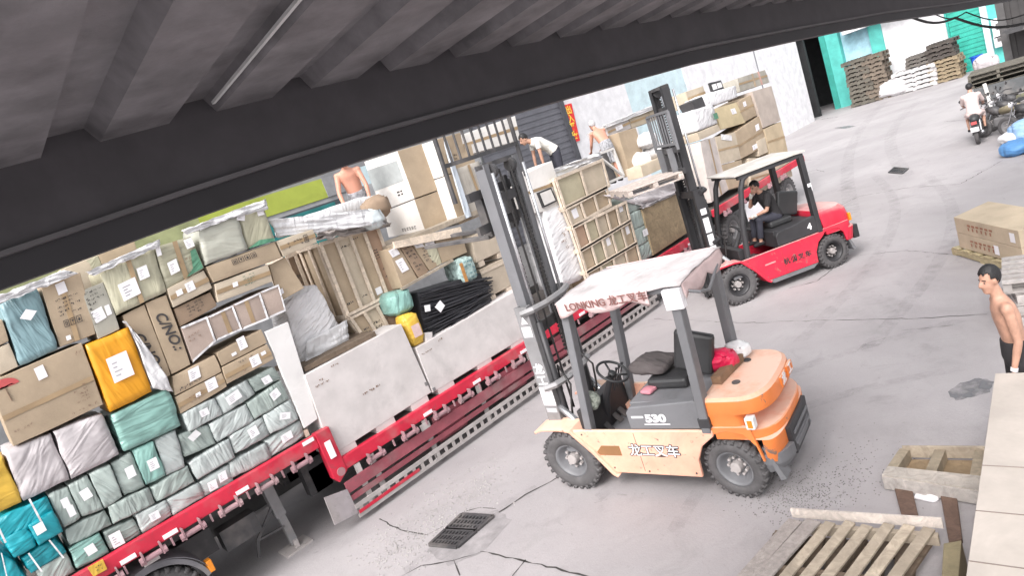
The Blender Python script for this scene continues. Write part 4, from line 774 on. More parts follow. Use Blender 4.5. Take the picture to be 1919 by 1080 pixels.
P('small_carton', 'small white carton beside the yellow roll', 'carton', [(796, 624), (811, 622), (811, 636), (799, 642)], PLY, 8.86, .15)
dr = P('patterned_roll', 'rolled blanket with blue and orange printing on the black rods', 'blanket roll', [(856, 488), (886, 477), (897, 522), (872, 534)], mat('blanket_print', (.32, .42, .40), .7, 'stain', sc=6, var=.3), 8.95, .5, .008, [(.12, .55, .2, .8, 0, mat('blanket_orange', (.55, .26, .08), .7, 'stain', sc=5))], [('rows', .6, .5, .7, .8, 5, 3, mat('blanket_blue', (.08, .20, .24), .8))], inset=.022)
# cartons standing on the plank platform
WCARD = mat('white_and_lit_carton', (.72, .69, .66), .6, 'stain', var=.04)
def xbox(label, qx, x, depth, m_left, m_front, name=BOX, st=(), mk=(), group=GB):
    """carton whose left end (facing the deck step) shows: qx on plane x, front corner edge on its right"""
    f = [PX(p, x) for p in qx]; D = Vector((depth, 0, 0))
    o = MB().hexa([f[0], f[0]+D, f[3]+D, f[3], f[1], f[1]+D, f[2]+D, f[2]]).build(name, m_front); tag(o, label, 'carton', group)
    bv = o.modifiers.new('edge', 'BEVEL'); bv.width = .008; bv.segments = 2
    if m_left is not m_front: MB().prism([p.lerp(sum(f, Vector((0, 0, 0)))/4, .006)+Vector((-.006, 0, 0)) for p in f], (.004, 0, 0)).build('lit_end', m_left, o, True)  # strong light on the end face, put in as a white panel
    def uv(u, v): return f[0].lerp(f[1], u).lerp(f[3].lerp(f[2], u), v)
    for (u, v, w, h, mm) in st:
        c = [uv(u+sx*w/2, v+sy*h/2)+Vector((-.011, 0, 0)) for sx, sy in ((-1, -1), (1, -1), (1, 1), (-1, 1))]; MB().prism(c, (.004, 0, 0)).build('paper_label', mm, o, True)
    for (u, v, w, h, nr, nc) in mk:
        t = MB(); r2 = random.Random(int(u*100))
        for i in range(nr):
            for j in range(nc):
                x0 = u-w/2+w*(j+.1)/nc; x1 = x0+w*r2.uniform(.4, .8)/nc; y0 = v-h/2+h*(i+.15)/nr; y1 = y0+h*.55/nr
                t.prism([uv(a, b)+Vector((-.009, 0, 0)) for a, b in ((x0, y0), (x1, y0), (x1, y1), (x0, y1))], (.002, 0, 0))
        t.build('printed_marking', INK, o, True)
    return o
GREYP = mat('grey_panel', (.33, .35, .35), .5)
def cornerY(p, y): return PY(p, y).x
# near upright edges at y = 9.0; ends seen on the x-planes of those edges
xA = cornerY((795, 395), 9.25)
xbox('brown carton, end lit to white, with a grey panel below the half seen worker', [(683, 303), (745, 283), (777, 372), (716, 396)], xA, .55, WCARD, CARD, st=[(.45, .38, .9, .42, GREYP)], mk=[(.25, .8, .1, .1, 2, 1), (.7, .8, .2, .12, 2, 2)])
xbox('brown carton, end lit to white, with small black print standing on the plank', [(717, 398), (777, 374), (797, 432), (729, 445)], xA, .55, WCARD, CARD, mk=[(.62, .84, .4, .12, 3, 6)])
xB = cornerY((845, 350), 9.0)
xbox('brown carton, end lit to white, touching the canopy beam edge in view', [(748, 285), (815, 262), (832, 330), (757, 352)], xB, .6, WCARD, CARD)
xbox('tall brown carton, end lit to white, on the plank beside the dark mast', [(773, 352), (833, 331), (861, 421), (799, 435)], xB, .6, WCARD, CARD)
pk = [PY(p, 8.96) for p in ((738, 453), (863, 425), (868, 441), (741, 466))]
tag(MB().prism(pk, (0, .05, 0)).build('plank', PINE), 'pinkish pine plank carrying the cartons with ends lit white', 'plank')
tag(MB().b2((pk[0].x, 9.012, pk[3].z), (pk[1].x+.9, 10.4, pk[3].z+.08)).build('plank_platform', WOOD), 'wooden platform behind the pinkish pine plank', 'platform')
for lab, q, m, st, mk in (
 ('brown carton with two white labels below the plank', [(727, 466), (747, 461), (786, 526), (754, 541)], CARD, [(.35, .12, .7, .2, -10), (.50, .48, .55, .34, -6)], []),
 ('slim dark brown carton printed all down its face', [(748, 461), (769, 457), (805, 508), (787, 524)], CARDD, [], [('rows', .5, .45, .7, .8, 7, 2)]),
 ('slim brown carton with a long printed strip', [(770, 458), (790, 454), (808, 507), (805, 508)], CARDD, [], []),
 ('brown carton with a printed strip and pale top label', [(771, 457), (791, 454), (826, 497), (806, 508)], CARD, [(.5, .1, .8, .14)], [('rows', .5, .5, .7, .6, 6, 2)]),
 ('yellowish carton beside the plain wide carton under the plank', [(792, 454), (814, 450), (829, 494), (810, 505)], CARDF, [(.5, .12, .8, .16)], []),
 ('plain wide brown carton at the plank end', [(815, 451), (866, 441), (877, 473), (829, 495)], CARD, [], [('rows', .5, .12, .3, .2, 2, 4, INKF)])):
    if 'long printed strip' in lab: continue
    P(BOX, lab, 'carton', q, m, 9.05, .7, 0, st, mk, GB)
a, b = PY((752, 542), 9.02), PY((848, 488), 9.02); tag(MB().bar(a, b, .06, .04).build('plank', WOOD), 'thin sloping plank under the printed cartons', 'plank')
for lab, q in (('upper tan plywood crate on skids beside the black rods', [(882, 443), (934, 422), (947, 468), (893, 493)]), ('lower tan plywood crate on skids beside the black rods', [(898, 506), (948, 482), (963, 533), (916, 558)])):
    o = P('plywood_crate', lab, 'crate', q, PLYT, 9.05, .75, 0, [], [], 'tan plywood crates on the trailer')
    f = [PY(p, 9.05) for p in q]
    for u in (.15, .8): p = f[3].lerp(f[2], u); MB().b2((p.x-.07, 9.055, p.z-.10), (p.x+.07, 9.79, p.z-.002)).build('skid', PINE, o, True)
    aa = f[0].lerp(f[3], .08); bb = f[1].lerp(f[2], .08); MB().bar(aa+Vector((0, -.008, -.03)), bb+Vector((0, -.008, -.03)), .012, .05).build('batten', PINE, o, True)
# grey film column, grey carton and frame behind the near mast
P(BOX, 'grey film wrapped carton right behind the orange forklift mast head', 'carton', [(850, 318), (898, 300), (930, 395), (886, 408)], mat('grey_card_film', (.36, .33, .29), .4, 'wrap', bump=.3), 9.02, .5, .012, [], [], GB)
P(BOX, 'brown carton with a dark stamp beside the canopy edge', 'carton', [(840, 282), (884, 268), (893, 312), (850, 322)], CARD, 9.04, .5, 0, [], [('rows', .30, .45, .35, .5, 3, 2)], GB)
P('plastic_strip', 'twisted white and blue film strip hanging by the orange mast', 'film strip', [(830, 258), (836, 256), (884, 405), (874, 410)], mat('blue_white_film', (.55, .60, .66), .3, 'wrap', bump=.8), 8.98, .03, .012)
for lab, q, m in (('white board box behind the orange mast chains', [(975, 330), (1035, 300), (1062, 390), (1002, 400)], WCARD), ('printed white wrapped column beside the orange mast', [(1018, 395), (1057, 382), (1098, 520), (1055, 540)], FILM)):
    P(PAR if 'column' in lab else BOX, lab, 'parcel' if 'column' in lab else 'carton', q, m, 9.0, .7, .015 if 'column' in lab else 0, [], [('rows', .5, .45, .3, .25, 3, 2, INKF)] if 'column' in lab else [])
P(BOX, 'white carton stack seen through the raised load backrest', 'carton', [(838, 262), (966, 216), (976, 262), (846, 300)], WCARD, 10.6, .5)
wf = thing('window_frame', 'black window frame with white pane beside the small pine crate', 'window frame', tuple(PY((1028, 372), 8.95)))
q = [PY(p, 8.95) for p in ((1008, 361), (1033, 351), (1044, 377), (1019, 389))]; ce = sum(q, Vector((0, 0, 0)))/4
MB().prism(q, (0, .05, 0)).build('frame', BLACKP, wf, True); MB().prism([p.lerp(ce, .2)+Vector((0, -.006, 0)) for p in q], (0, .005, 0)).build('pane', WCARD, wf, True)
# white packed cargo between the slatted stack and the masts
for k in range(3): pass
# the big slatted stack of cartons
sc_ = [CARD, CARDL, CARD, CARDL]
slat_crate('topmost two-panel pine crate the bending worker leans over', [(1041, 336), (1128, 300), (1141, 348), (1058, 389)], 8.87, 1.0, 2, [CARDG, CARDL], side=3)
slat_crate('second pine crate from the top with three cartons', [(1060, 392), (1136, 352), (1144, 384), (1073, 425)], 8.87, 1.0, 3, [CARDL, CARD, CARD], mk=[(0, .5, .45, .4, .5, 1, 1, 'label')], side=3)
slat_crate('third pine crate down, wider, with five cartons', [(1073, 427), (1172, 379), (1180, 413), (1087, 469)], 8.87, 1.0, 5, [BRN, CARDG, CARDL, CARD, CARDL], mk=[(4, .5, .2, .4, .35, 1, 1, 'label')], side=3)
slat_crate('fourth pine crate down with two white labels', [(1087, 471), (1181, 415), (1192, 455), (1099, 510)], 8.87, 1.0, 5, [CARD, CARDG, CARDL, CARDG, CARD], mk=[(2, .6, .3, .4, .35, 1, 1, 'label'), (4, .6, .3, .4, .35, 1, 1, 'label')], side=3)
slat_crate('lowest pine crate over the orange roof', [(1099, 512), (1192, 457), (1203, 500), (1112, 552)], 8.87, 1.0, 4, [CARD, CARDG, CARDL, CARD], side=3)
for i, q in enumerate(([(1170, 372), (1200, 358), (1207, 388), (1178, 402)], [(1178, 402), (1208, 389), (1215, 418), (1186, 433)], [(1186, 433), (1215, 419), (1222, 447), (1195, 464)], [(1195, 464), (1222, 448), (1228, 476), (1203, 492)])):
    P(PAR, 'grey-green parcel %s between the pine crates and the plywood box' % ('at the top of the pile', 'second in the pile', 'third in the pile', 'at the foot of the pile')[i], 'parcel', q, GREEN, 8.9, .7, .025, [(.6, .4, .3, .4)] if i in (0, 2) else [], [], G1)
u_ = P('plywood_crate', 'streaky brown plywood box above the red rail', 'crate', [(1203, 392), (1285, 352), (1301, 428), (1225, 479)], mat('streaky_plywood', (.36, .27, .165), .7, 'wood', bump=.1, var=.16), 8.86, .9)
sheet('plastic_sheet', 'pinkish film spread over the streaky plywood box', 'plastic film', [((1130, 366), (1262, 340)), ((1200, 385), (1290, 350)), ((1203, 393), (1287, 354))], 8.84, PINKW, .02, .12, 22, 16, 4)
P(BOX, 'low brown carton behind the pinkish film', 'carton', [(1140, 360), (1270, 322), (1276, 345), (1150, 385)], CARDL, 9.6, .7, 0, group=GB)
# tall cartons by the bare-backed worker and the long row against the wall
P(BOX, 'tall brown carton standing open beside the bare-backed worker', 'carton', [(1158, 248), (1192, 238), (1216, 318), (1182, 330)], CARD, 10.3, .6, 0, group=GB)
for k, (q, m) in enumerate((([(1135, 238), (1176, 218), (1184, 240), (1142, 258)], mat('card_mauve2', (.50, .46, .45), .8, 'card')), ([(1177, 218), (1214, 204), (1222, 228), (1185, 240)], CARDL), ([(1215, 204), (1234, 198), (1241, 220), (1222, 228)], CARDL))):
    P(BOX, ('mauve carton with a white label in the long back row', 'plain pale carton in the middle of the long back row', 'pale carton in the long back row touching the red mast')[k], 'carton', q, m, 11.0, .7, 0, [(.5, .55, .3, .35)] if k == 0 else [], [], GB)
sheet('plastic_sheet', 'white film lying along the tops of the long back row', 'plastic film', [((1130, 235), (1240, 190)), ((1135, 241), (1240, 199))], 10.96, FILM, .03, .06, 31, 16, 3)
for k, (x, y, m) in enumerate(((1196, 300, 0), (1206, 262, 1), (1222, 280, 0))): lump('white_bag', ('white bag low beside the tall open carton', 'white bag high behind the red carriage', 'white bag next to the red carriage forks')[k], 'bag', PY((x+8, y+14), 10.2), (.45, .5, .35), FILM, .08, 3, 6, 40+k, 'white bags on the load')
P(BOX, 'low tan tray carton under the white bags', 'carton', [(1200, 310), (1250, 290), (1256, 310), (1206, 332)], CARDL, 9.8, .5, 0, group=GB)
wfr = thing('wooden_frame', 'white braced wooden frame at the bare-backed worker side', 'frame', tuple(PY((1150, 320), 9.4)))
q = [PY(p, 9.4) for p in ((1118, 290), (1148, 279), (1168, 330), (1135, 345))]
for i in range(4): MB().bar(q[i], q[(i+1) % 4], .05, .07, up=(0, 1, 0)).build('rail', WCARD, wfr, True)
MB().bar(q[0], q[2], .045, .06, up=(0, 1, 0)).build('brace', WCARD, wfr, True)
MB().prism([p+Vector((0, .2, 0)) for p in q], (0, .02, 0)).build('dark_lining', DSTEEL, wfr, True)
sheet('plastic_sheet', 'white foam sheet over the topmost pine crate', 'plastic film', [((1000, 330), (1125, 285)), ((1040, 336), (1130, 300))], 9.1, FILM, .03, .1, 35, 16, 4)
# white film and cut-off foam on top of the load near the half seen worker
sheet('plastic_sheet', 'heap of white film at the feet of the half seen worker', 'plastic film', [((503, 412), (690, 392)), ((515, 430), (700, 406)), ((520, 444), (722, 420))], 9.0, FILM, .03, .05, 41, 34, 6)
sheet('plastic_sheet', 'loose dusty film crumpled over the tall pine crate', 'plastic film', [((590, 430), (720, 405)), ((596, 452), (735, 424))], 9.25, mat('dusty_film', (.42, .38, .36), .4, 'wrap', bump=.8), .02, .14, 45, 22, 5)
lump('wrapped_roll', 'big white film wrapped roll lifted by the half seen worker', 'roll', PY((618, 408), 9.9)+Vector((0, 0, -.06)), (1.8, .4, .20), FILM, .07, 2.4, 7, 47, rz=.1)
lump('brown_bundle', 'brown bundle with strap next to the cartons with ends lit white', 'bundle', PY((704, 388), 9.3)+Vector((0, 0, -.15)), (.4, .4, .3), CARDD, .05, 3, 6, 48)
lump('film_ball', 'crumpled ball of clear film beside the brown bundle', 'film ball', PY((698, 412), 9.1)+Vector((0, 0, -.1)), (.3, .3, .26), mat('clear_film', (.55, .60, .62), .2, 'wrap', bump=.9), .08, 4, 6, 49)
# ---------------------------------------------------------------- cartons on the second trailer
for lab, q, m, y, st in (
 ('yellowish carton with a round sticker on the second trailer', [(1340, 203), (1380, 191), (1398, 230), (1352, 243)], mat('yellow_card', (.52, .43, .27), .8, 'card'), 9.0, [(.7, .35, .2, .25)]),
 ('brown carton leaning beside the yellowish one, second trailer', [(1382, 190), (1407, 177), (1419, 216), (1392, 231)], CARD, 9.0, [(.4, .25, .2, .22)]),
 ('pale carton with torn white tape, second trailer', [(1340, 256), (1378, 247), (1390, 298), (1352, 308)], CARDL, 8.96, [(.5, .12, .5, .2, 10, FILM)]),
 ('brown carton with two small labels, second trailer', [(1378, 247), (1424, 216), (1436, 272), (1390, 298)], CARD, 8.96, [(.8, .3, .14, .2), (.55, .85, .18, .16)]),
 ('small carton tucked at the corner column, second trailer', [(1418, 264), (1434, 256), (1440, 285), (1424, 293)], CARDL, 8.94, []),
 ('tall mauve carton high in the corner column, second trailer', [(1409, 171), (1446, 160), (1464, 226), (1431, 240)], mat('card_mauve3', (.47, .40, .35), .8, 'card'), 8.94, []),
 ('tall tan carton low in the corner column, second trailer', [(1432, 241), (1464, 227), (1479, 292), (1445, 300)], mat('tan_card', (.50, .40, .27), .8, 'card'), 8.94, []),
 ('striped pale carton topmost on the second trailer', [(1382, 146), (1434, 130), (1443, 154), (1387, 172)], mat('striped_card', (.46, .43, .37), .7, 'card', var=.2), 9.1, [(.5, .5, .06, 1.0, 0, CARD), (.72, .5, .05, 1.0, 0, mat('pink_tape', (.6, .35, .3), .6))]),
 ('pale carton on the second trailer near the red mast top', [(1285, 172), (1318, 160), (1326, 186), (1292, 200)], CARDL, 9.5, []),
 ('flat carton under the white sack, second trailer', [(1306, 248), (1345, 232), (1352, 244), (1312, 263)], CARDL, 8.98, []),
 ('brown carton low behind the red forklift roof, second trailer', [(1352, 309), (1390, 299), (1402, 345), (1366, 356)], CARD, 8.96, []),
 ('carton above the red rail behind the forklift driver', [(1402, 296), (1478, 294), (1486, 330), (1410, 370)], CARDL, 8.96, []),
 ('pale carton behind the red mast foot, second trailer', [(1312, 265), (1340, 256), (1366, 356), (1334, 380)], mat('pink_card', (.56, .50, .47), .7, 'stain'), 8.97, [])):
    P(BOX, lab, 'carton', q, m, y, .8, 0, st, [], 'cartons on the second trailer')
P(PAR, 'white sack on the flat carton by the red mast', 'sack', [(1298, 206), (1335, 196), (1347, 231), (1307, 246)], FILM, 8.98, .6, .04, [(.88, .6, .2, .3, 0, TAPEG)])
P(PAR, 'long white sack on top of the second load', 'sack', [(1318, 178), (1378, 160), (1384, 182), (1325, 202)], FILM, 9.0, .6, .05)
P('open_carton', 'dark grey open carton beside the long white sack', 'carton', [(1296, 190), (1316, 180), (1323, 198), (1303, 204)], DSTEEL, 9.02, .4)
wf = thing('window_frame', 'black framed double window lying on the long white sack', 'window frame', tuple(PY((1342, 160), 9.2)))
q = [PY(p, 9.2) for p in ((1330, 155), (1351, 150), (1357, 166), (1336, 174))]; MB().prism(q, (0, .06, 0)).build('frame', BLACKP, wf, True)
for a, b in ((.1, .46), (.54, .9)):
    pp = [q[0].lerp(q[1], u).lerp(q[3].lerp(q[2], u), v)+Vector((0, -.008, 0)) for u, v in ((a, .22), (b, .22), (b, .75), (a, .75))]; MB().prism(pp, (0, .006, 0)).build('pane', PAPER, wf, True)
# ================================================================== FORKLIFTS  (local x forward, y left, z up)
ORP = mat('orange_paint', (0.80, 0.21, 0.035), 0.42, 'paint', sc=.8, var=.06, bump=.02, lit_top=((.72, .52, .38), .92)); REDP = mat('red_paint', (0.66, 0.022, 0.055), 0.42, 'paint', sc=.8, var=.07, bump=.02, lit_top=((.66, .44, .40), .85))
ORM = mat('worn_orange_paint', (0.82, 0.23, 0.06), 0.45, 'paint', sc=1.0, var=.07, bump=.02, lit_top=((.76, .55, .44), .92))
ORLIT = mat('lit_orange_paint', (0.83, 0.43, 0.31), 0.45, 'paint', sc=1.3, var=.09, bump=.02, lit_top=((.74, .55, .42), .9))  # paler orange for panels and fenders: bright light put into their colour
GRP = mat('grey_paint', (0.17, 0.17, 0.18), 0.5, 'stain', var=.06); GRD = mat('charcoal_paint', (0.035, 0.034, 0.037), 0.5, 'stain'); CHN = mat('oily_chain', (.03, .028, .028), .4)
TARP = mat('dusty_tarp', (0.60, 0.55, 0.55), 0.7, 'wrap', bump=.5, var=.16); VAL = mat('pink_valance', (0.62, 0.47, 0.46), 0.65, 'wrap', bump=.5, var=.1)
SEATM = mat('black_vinyl', (.035, .035, .037), .45, 'fuzz', bump=.05)
def forklift(label, loc, u, body, guard, mastm, hi, cz, roof, tilt, rear_turn, roofm, red=False):
    t = thing('forklift', label, 'forklift', (loc[0], loc[1], 0), math.atan2(u[1], u[0]))
    def pb(name, lo, hi_, m, p=None, bevel=.01): return MB().b2(lo, hi_).build(name, m, p or t, bevel=bevel)
    for s in (1, -1): wheel(t, (0, s*.53, .40), (0, s, 0), .40, .27, .56, GRP if not red else GRD, 8)
    for s in (1, -1):
        a = rear_turn; wheel(t, (-2.1, s*.50, .34), (-math.sin(a)*s, math.cos(a)*s, 0), .34, .23, .60, GRP if not red else GRD, 9)
    # ---- body
    for s in (1, -1):
        poly = [(-.14, .83), (-.40, .55), (-.60, .26), (-1.72, .25), (-1.73, .46), (-1.82, .64), (-1.98, .76), (-1.98, .83)]
        MB().prism([(x, s*.60, z) for x, z in poly], (0, s*.05, 0)).build('side_panel', body if red else ORLIT, t, bevel=.012)
        MB().b2((-1.02, s*.651, .30), (-1.026, s*.652, .80)).build('panel_seam', INK, t)
        for x, z in ((-.62, .33), (-1.08, .30), (-1.66, .30), (-.30, .78)): MB().cyl((x, s*.650, z), (x, s*.656, z), .012, 6).build('panel_bolt', DSTEEL, t)
        MB().tube([(.05, s*.30, .70), (-.05, s*.34, 1.0), (-.12, s*.30, 1.3), (.02, s*.25, 1.55), (.10, s*.22, 1.2)], .014, 6).build('hydraulic_hose', CHN, t, smooth=True)
        if red: MB().prism([(x, s*.61, z) for x, z in ((-.60, .255), (-1.72, .245), (-1.60, .17), (-.72, .17))], (0, s*.03, 0)).build('lower_sill', GRP, t)
        arc = [(.40, .80), (.40, .84), (.28, .875), (.0, .875), (-.16, .85), (-.42, .57), (-.64, .25), (-.68, .25)]
        inn = [(-.64, .21), (-.58, .25), (-.38, .54), (-.14, .815), (0, .84), (.27, .84), (.36, .815)]
        MB().prism([(x, s*.38, z) for x, z in arc+inn], (0, s*.31, 0)).build('front_fender', body if red else ORLIT, t, bevel=.008)
    pb('floor', (-1.05, -.60, .50), (.05, .60, .56), GRP); pb('step', (-.95, .44, .44), (-.5, .60, .499), DSTEEL); pb('dashboard', (-.36, -.50, .56), (-.22, .50, 1.02), GRD)
    pb('front_plate', (-.2, -.37, .30), (-.12, .37, .80), DSTEEL); pb('underframe', (-1.8, -.45, .28), (-.25, .45, .499), DSTEEL)
    cover = GRP if not red else GRD
    for s in (1, -1):
        poly = [(-1.0, .84), (-1.0, 1.05), (-1.06, 1.12), (-1.86, 1.18), (-1.95, 1.12), (-1.95, .84)]
        MB().prism([(x, s*.52, z) for x, z in poly], (0, s*.11, 0)).build('side_cover', cover, t, bevel=.015)
        if s == 1:
            if not red:
                lettering('cover_badge', '530', .13, (-1.36, .6345, .975), (-1, 0, 0), (0, 0, 1), PAPER, t, False, .006, 1.3); MB().b2((-1.06, .631, .985), (-1.21, .634, 1.01)).build('badge_line', PAPER, t); MB().b2((-1.2, .631, .90), (-1.52, .634, .91)).build('badge_line', PAPER, t)
            else: lettering('cover_number', '4', .17, (-1.72, .6345, 1.0), (-1, 0, 0), (0, 0, 1), PAPER, t, False, .008)
    pb('hood', (-1.93, -.519, .80), (-1.02, .519, 1.13), cover)
    # ---- counterweight: stacked outlines, rounded at the rear with a deep groove
    def outline(x0, xr, w, n=18, pw=3.2, rv=0):
        xr = -1.98+(xr+1.98)*(.86 if red else .68)
        pts = [(x0, w)]
        for k in range(n+1):
            a = -PI/2+PI*k/n; c_, s_ = math.cos(a), -math.sin(a)
            R_ = min(rv or (.42 if not red else .62), x0-xr-.004); pts.append((xr+R_-R_*abs(c_)**(2/pw), w*(abs(s_)**(2/pw))*(1 if s_ >= 0 else -1)))
        pts.append((x0, -w)); return pts
    if not red: lv = [(.40, -2.47, -2.92, .585, 0), (.62, -2.47, -2.95, .61, 0), (.705, -2.47, -2.96, .615, 0), (.715, -2.0, -2.96, .618, 0), (.80, -2.0, -2.97, .62, 0), (.815, -2.0, -2.955, .62, 0), (.825, -2.0, -2.56, .616, .13), (.985, -1.98, -2.50, .616, .13), (1.0, -1.98, -2.93, .62, 0), (1.15, -1.96, -2.91, .62, 0), (1.185, -1.96, -2.86, .59, 0)]
    else: lv = [(.45, -2.47, -2.80, .60, 0), (.705, -2.47, -2.88, .62, 0), (.715, -2.05, -2.88, .62, 0), (.95, -2.0, -2.88, .625, 0), (1.10, -1.98, -2.84, .62, 0), (1.20, -1.96, -2.72, .60, 0), (1.235, -1.96, -2.55, .56, 0)]
    b = MB(); ol = [[Vector((x, y, z)) for x, y in outline(x0, xr, w, rv=rv)] for z, x0, xr, w, rv in lv]; n = len(ol[0]); vs = [p for o in ol for p in o]; fs = []
    for i in range(len(ol)-1):
        for k in range(n): fs.append((i*n+k, i*n+(k+1) % n, (i+1)*n+(k+1) % n, (i+1)*n+k))
    fs += [tuple(range(n)), tuple((len(ol)-1)*n+k for k in range(n-1, -1, -1))]
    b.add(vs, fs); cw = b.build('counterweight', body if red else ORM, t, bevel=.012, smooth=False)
    for p in cw.data.polygons:
        p.use_smooth = len(p.vertices) == 4 and abs(p.normal.z) < .5
    MB().b2((-2.5, -.36, .30), (-1.8, .36, .712)).build('axle_housing', DSTEEL, t)
    for s in (1, -1):
        arch = [(-1.73, .46), (-1.80, .64), (-1.95, .77), (-2.12, .81), (-2.30, .77), (-2.40, .64), (-2.43, .46), (-2.45, .46), (-2.38 if not red else -2.55, .86), (-1.98, .86), (-1.70, .60)]
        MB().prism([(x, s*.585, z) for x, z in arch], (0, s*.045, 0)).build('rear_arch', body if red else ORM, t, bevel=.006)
        MB().prism([(x, s*.42, z) for x, z in ((-2.44, .60), (-2.47, .60), (-2.60, .24), (-2.54, .22))], (0, s*.17, 0)).build('mud_flap', GRP, t)
        if not red:
            MB().box((-2.40, s*.59, .90), (.09, .10, .13)).build('tail_lamp', ORP, t, bevel=.01).data.materials.clear()
            t.children[-1].data.materials.append(INKR); MB().box((-2.405, s*.643, .90), (.05, .008, .085)).build('lamp_lens', AMBER, t)
    if not red:
        o2 = [[Vector((x*1.004, y*1.0, z)) for x, y in outline(-2.36, xr, w)] for z, xr, w in ((.30, -2.92, .575), (.40, -3.0, .60), (.52, -3.01, .60))]; vs = [p for o in o2 for p in o]; fs = []
        for i in range(2):
            for k in range(n): fs.append((i*n+k, i*n+(k+1) % n, (i+1)*n+(k+1) % n, (i+1)*n+k))
        fs += [tuple(range(n)), tuple(2*n+k for k in range(n-1, -1, -1))]; MB().add(vs, fs).build('rear_bumper', GRP, t, bevel=.01)
        MB().prism([(-2.59, y, z) for y, z in ((-.30, .36), (.30, .36), (.36, .70), (-.36, .70))], (-.09, 0, 0)).build('rear_grille', GRD, t, bevel=.012)
        for z in (.46, .58): MB().b2((-2.695, -.28, z), (-2.682, .28, z+.03)).build('grille_bar', GRP, t)
        for y in (-.3, .25): MB().lathe([(0.001, .0), (.045, 0), (.045, .012), (.03, .012), (.001, .008)], (-2.22 if y > 0 else -2.18, y, 1.186), (0, 0, 1), 16).build('bolt_cap', DSTEEL, t)
        for k, ch in enumerate('龙工'):
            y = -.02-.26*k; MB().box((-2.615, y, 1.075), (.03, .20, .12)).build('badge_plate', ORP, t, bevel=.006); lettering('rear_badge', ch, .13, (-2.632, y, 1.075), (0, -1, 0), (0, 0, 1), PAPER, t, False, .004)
        for k, ch in enumerate('龙工叉车'): lettering('side_lettering', ch, .165, (-.98-.16*k, .6525, .57-.002*k), (-1, 0, 0), (0, 0, 1), GRD, t, False, .010); lettering('side_lettering', ch, .165, (-.98-.16*k, .6535, .57-.002*k), (-1, 0, 0), (0, 0, 1), PAPER, t, False, .001)
        MB().prism([(x, .6515, z) for x, z in ((-.53, .63), (-.40, .50), (-.78, .50), (-.78, .63))], (0, .002, 0)).build('side_decal', mat('olive_decal', (.24, .12, .05), .6), t)
    else:
        for k, ch in enumerate('杭州叉车'): lettering('side_lettering', ch, .135, (-1.08-.155*k, .6525, .50-.004*k), (-1, 0, 0), (0, 0, 1), GRD, t, False, .004)
        MB().b2((-.62, .651, .57), (-.85, .653, .60)).build('side_decal', mat('pale_red_decal', (.75, .25, .25), .6), t)
        for s in (1, -1): MB().box((-2.66, s*.50, .88), (.05, .08, .16)).build('tail_lamp', AMBER, t, bevel=.01)
        MB().b2((-2.80, -.5, .40), (-2.67, .5, .68)).build('rear_bumper', GRD, t, bevel=.02)
    # ---- overhead guard
    xf, xr, zr = roof
    for s in (1, -1):
        MB().tube([(-.36, s*.56, .80), (-.44, s*.56, 1.5), (xf-.02, s*.555, zr-.22), (xf-.10, s*.55, zr-.06), (xf-.22, s*.54, zr)], [.062, .058, .056, .054, .05], 8).build('front_post', guard, t) if red else MB().bar((-.36, s*.57, .55), (xf-.02, s*.55, zr), .10, .12, up=(0, 1, 0)).build('front_post', guard, t, bevel=.012)
        MB().bar((-1.92, s*.585, .80), (xr+.06, s*.56, zr), .10, .15 if not red else .13, up=(0, 1, 0)).build('rear_post', guard, t, bevel=.012)
        MB().bar((xf, s*.55, zr), (xr, s*.55, zr), .08, .07).build('roof_rail', guard, t)
        if not red: pb('post_foot', (-1.99, s*.60, .86), (-1.86, s*.66, .98), GRD)
    for k in range(6): MB().bar((xf-.1+(xr-xf+.15)*k/5, -.55, zr), (xf-.1+(xr-xf+.15)*k/5, .55, zr), .05, .05).build('roof_bar', guard, t)
    if not red:
        def tf(u_, v): return Vector((xf+.05+(xr-xf-.1)*u_, -.64+1.28*v, zr+.055+.025*noise.noise(Vector((u_*5, v*5, 2)))-.03*abs(2*v-1)**4))
        MB().grid(tf, 18, 14, (0, 0, .014)).build('roof_tarp', TARP, t, smooth=True)
        for s, ln in ((1, .80), (-1, 1.0)):
            def vf(u_, v, s=s, ln=ln): return Vector((xf+.03+(xr-xf)*ln*u_, s*(.645+.02*math.sin(u_*20)*v), zr+.05-(.10+.09*abs(math.cos(u_*PI*1.9)))*v))
            MB().grid(vf, 28, 4, (0, s*.006, 0)).build('valance', VAL, t, smooth=True)
        MB().grid(lambda u_, v: Vector((xr-.04-.02*v, -.6+1.2*u_, zr+.05-(.12+.10*abs(math.sin(u_*PI*2.2)))*v)), 24, 4, (-.006, 0, 0)).build('valance', VAL, t, smooth=True)
        lettering('valance_lettering', 'LONKING 龙工叉车', .125, (xf-.62, .672, zr-.015), (-1, 0, .0), (0, .12, 1), mat('faded_red_ink', (.20, .09, .08), .8), t, False, .002, .95)
        MB().box((xr+.06, .62, zr-.10), (.20, .10, .22)).build('taped_wrap', PAPER, t, bevel=.01)
        MB().tube([(xr+.1, .6, zr), (xr-.15, .45, zr-.12), (xr-.1, .1, zr-.22), (xr-.05, -.4, zr-.1)], .018, 6).build('rope', GRP, t)
    else:
        MB().prism([(xf+.08, -.62, zr+.045), (xf+.08, .62, zr+.045), (xr-.05, .62, zr+.06), (xr-.05, -.62, zr+.06)], (0, 0, .025)).build('roof_board', roofm, t)
        MB().box((xr+.05, .63, 1.75), (.08, .01, .16)).build('white_sticker', PAPER, t); MB().box((-1.92, -.5, 1.45), (.09, .02, .2)).build('yellow_sticker', YELL, t)
    # ---- mast
    x0, z0 = .22, .30; ct, st_ = math.cos(tilt), math.sin(tilt)
    def mt(x, y, z): dx, dz = x-x0, z-z0; return Vector((x0+dx*ct-dz*st_, y, z0+dx*st_+dz*ct))
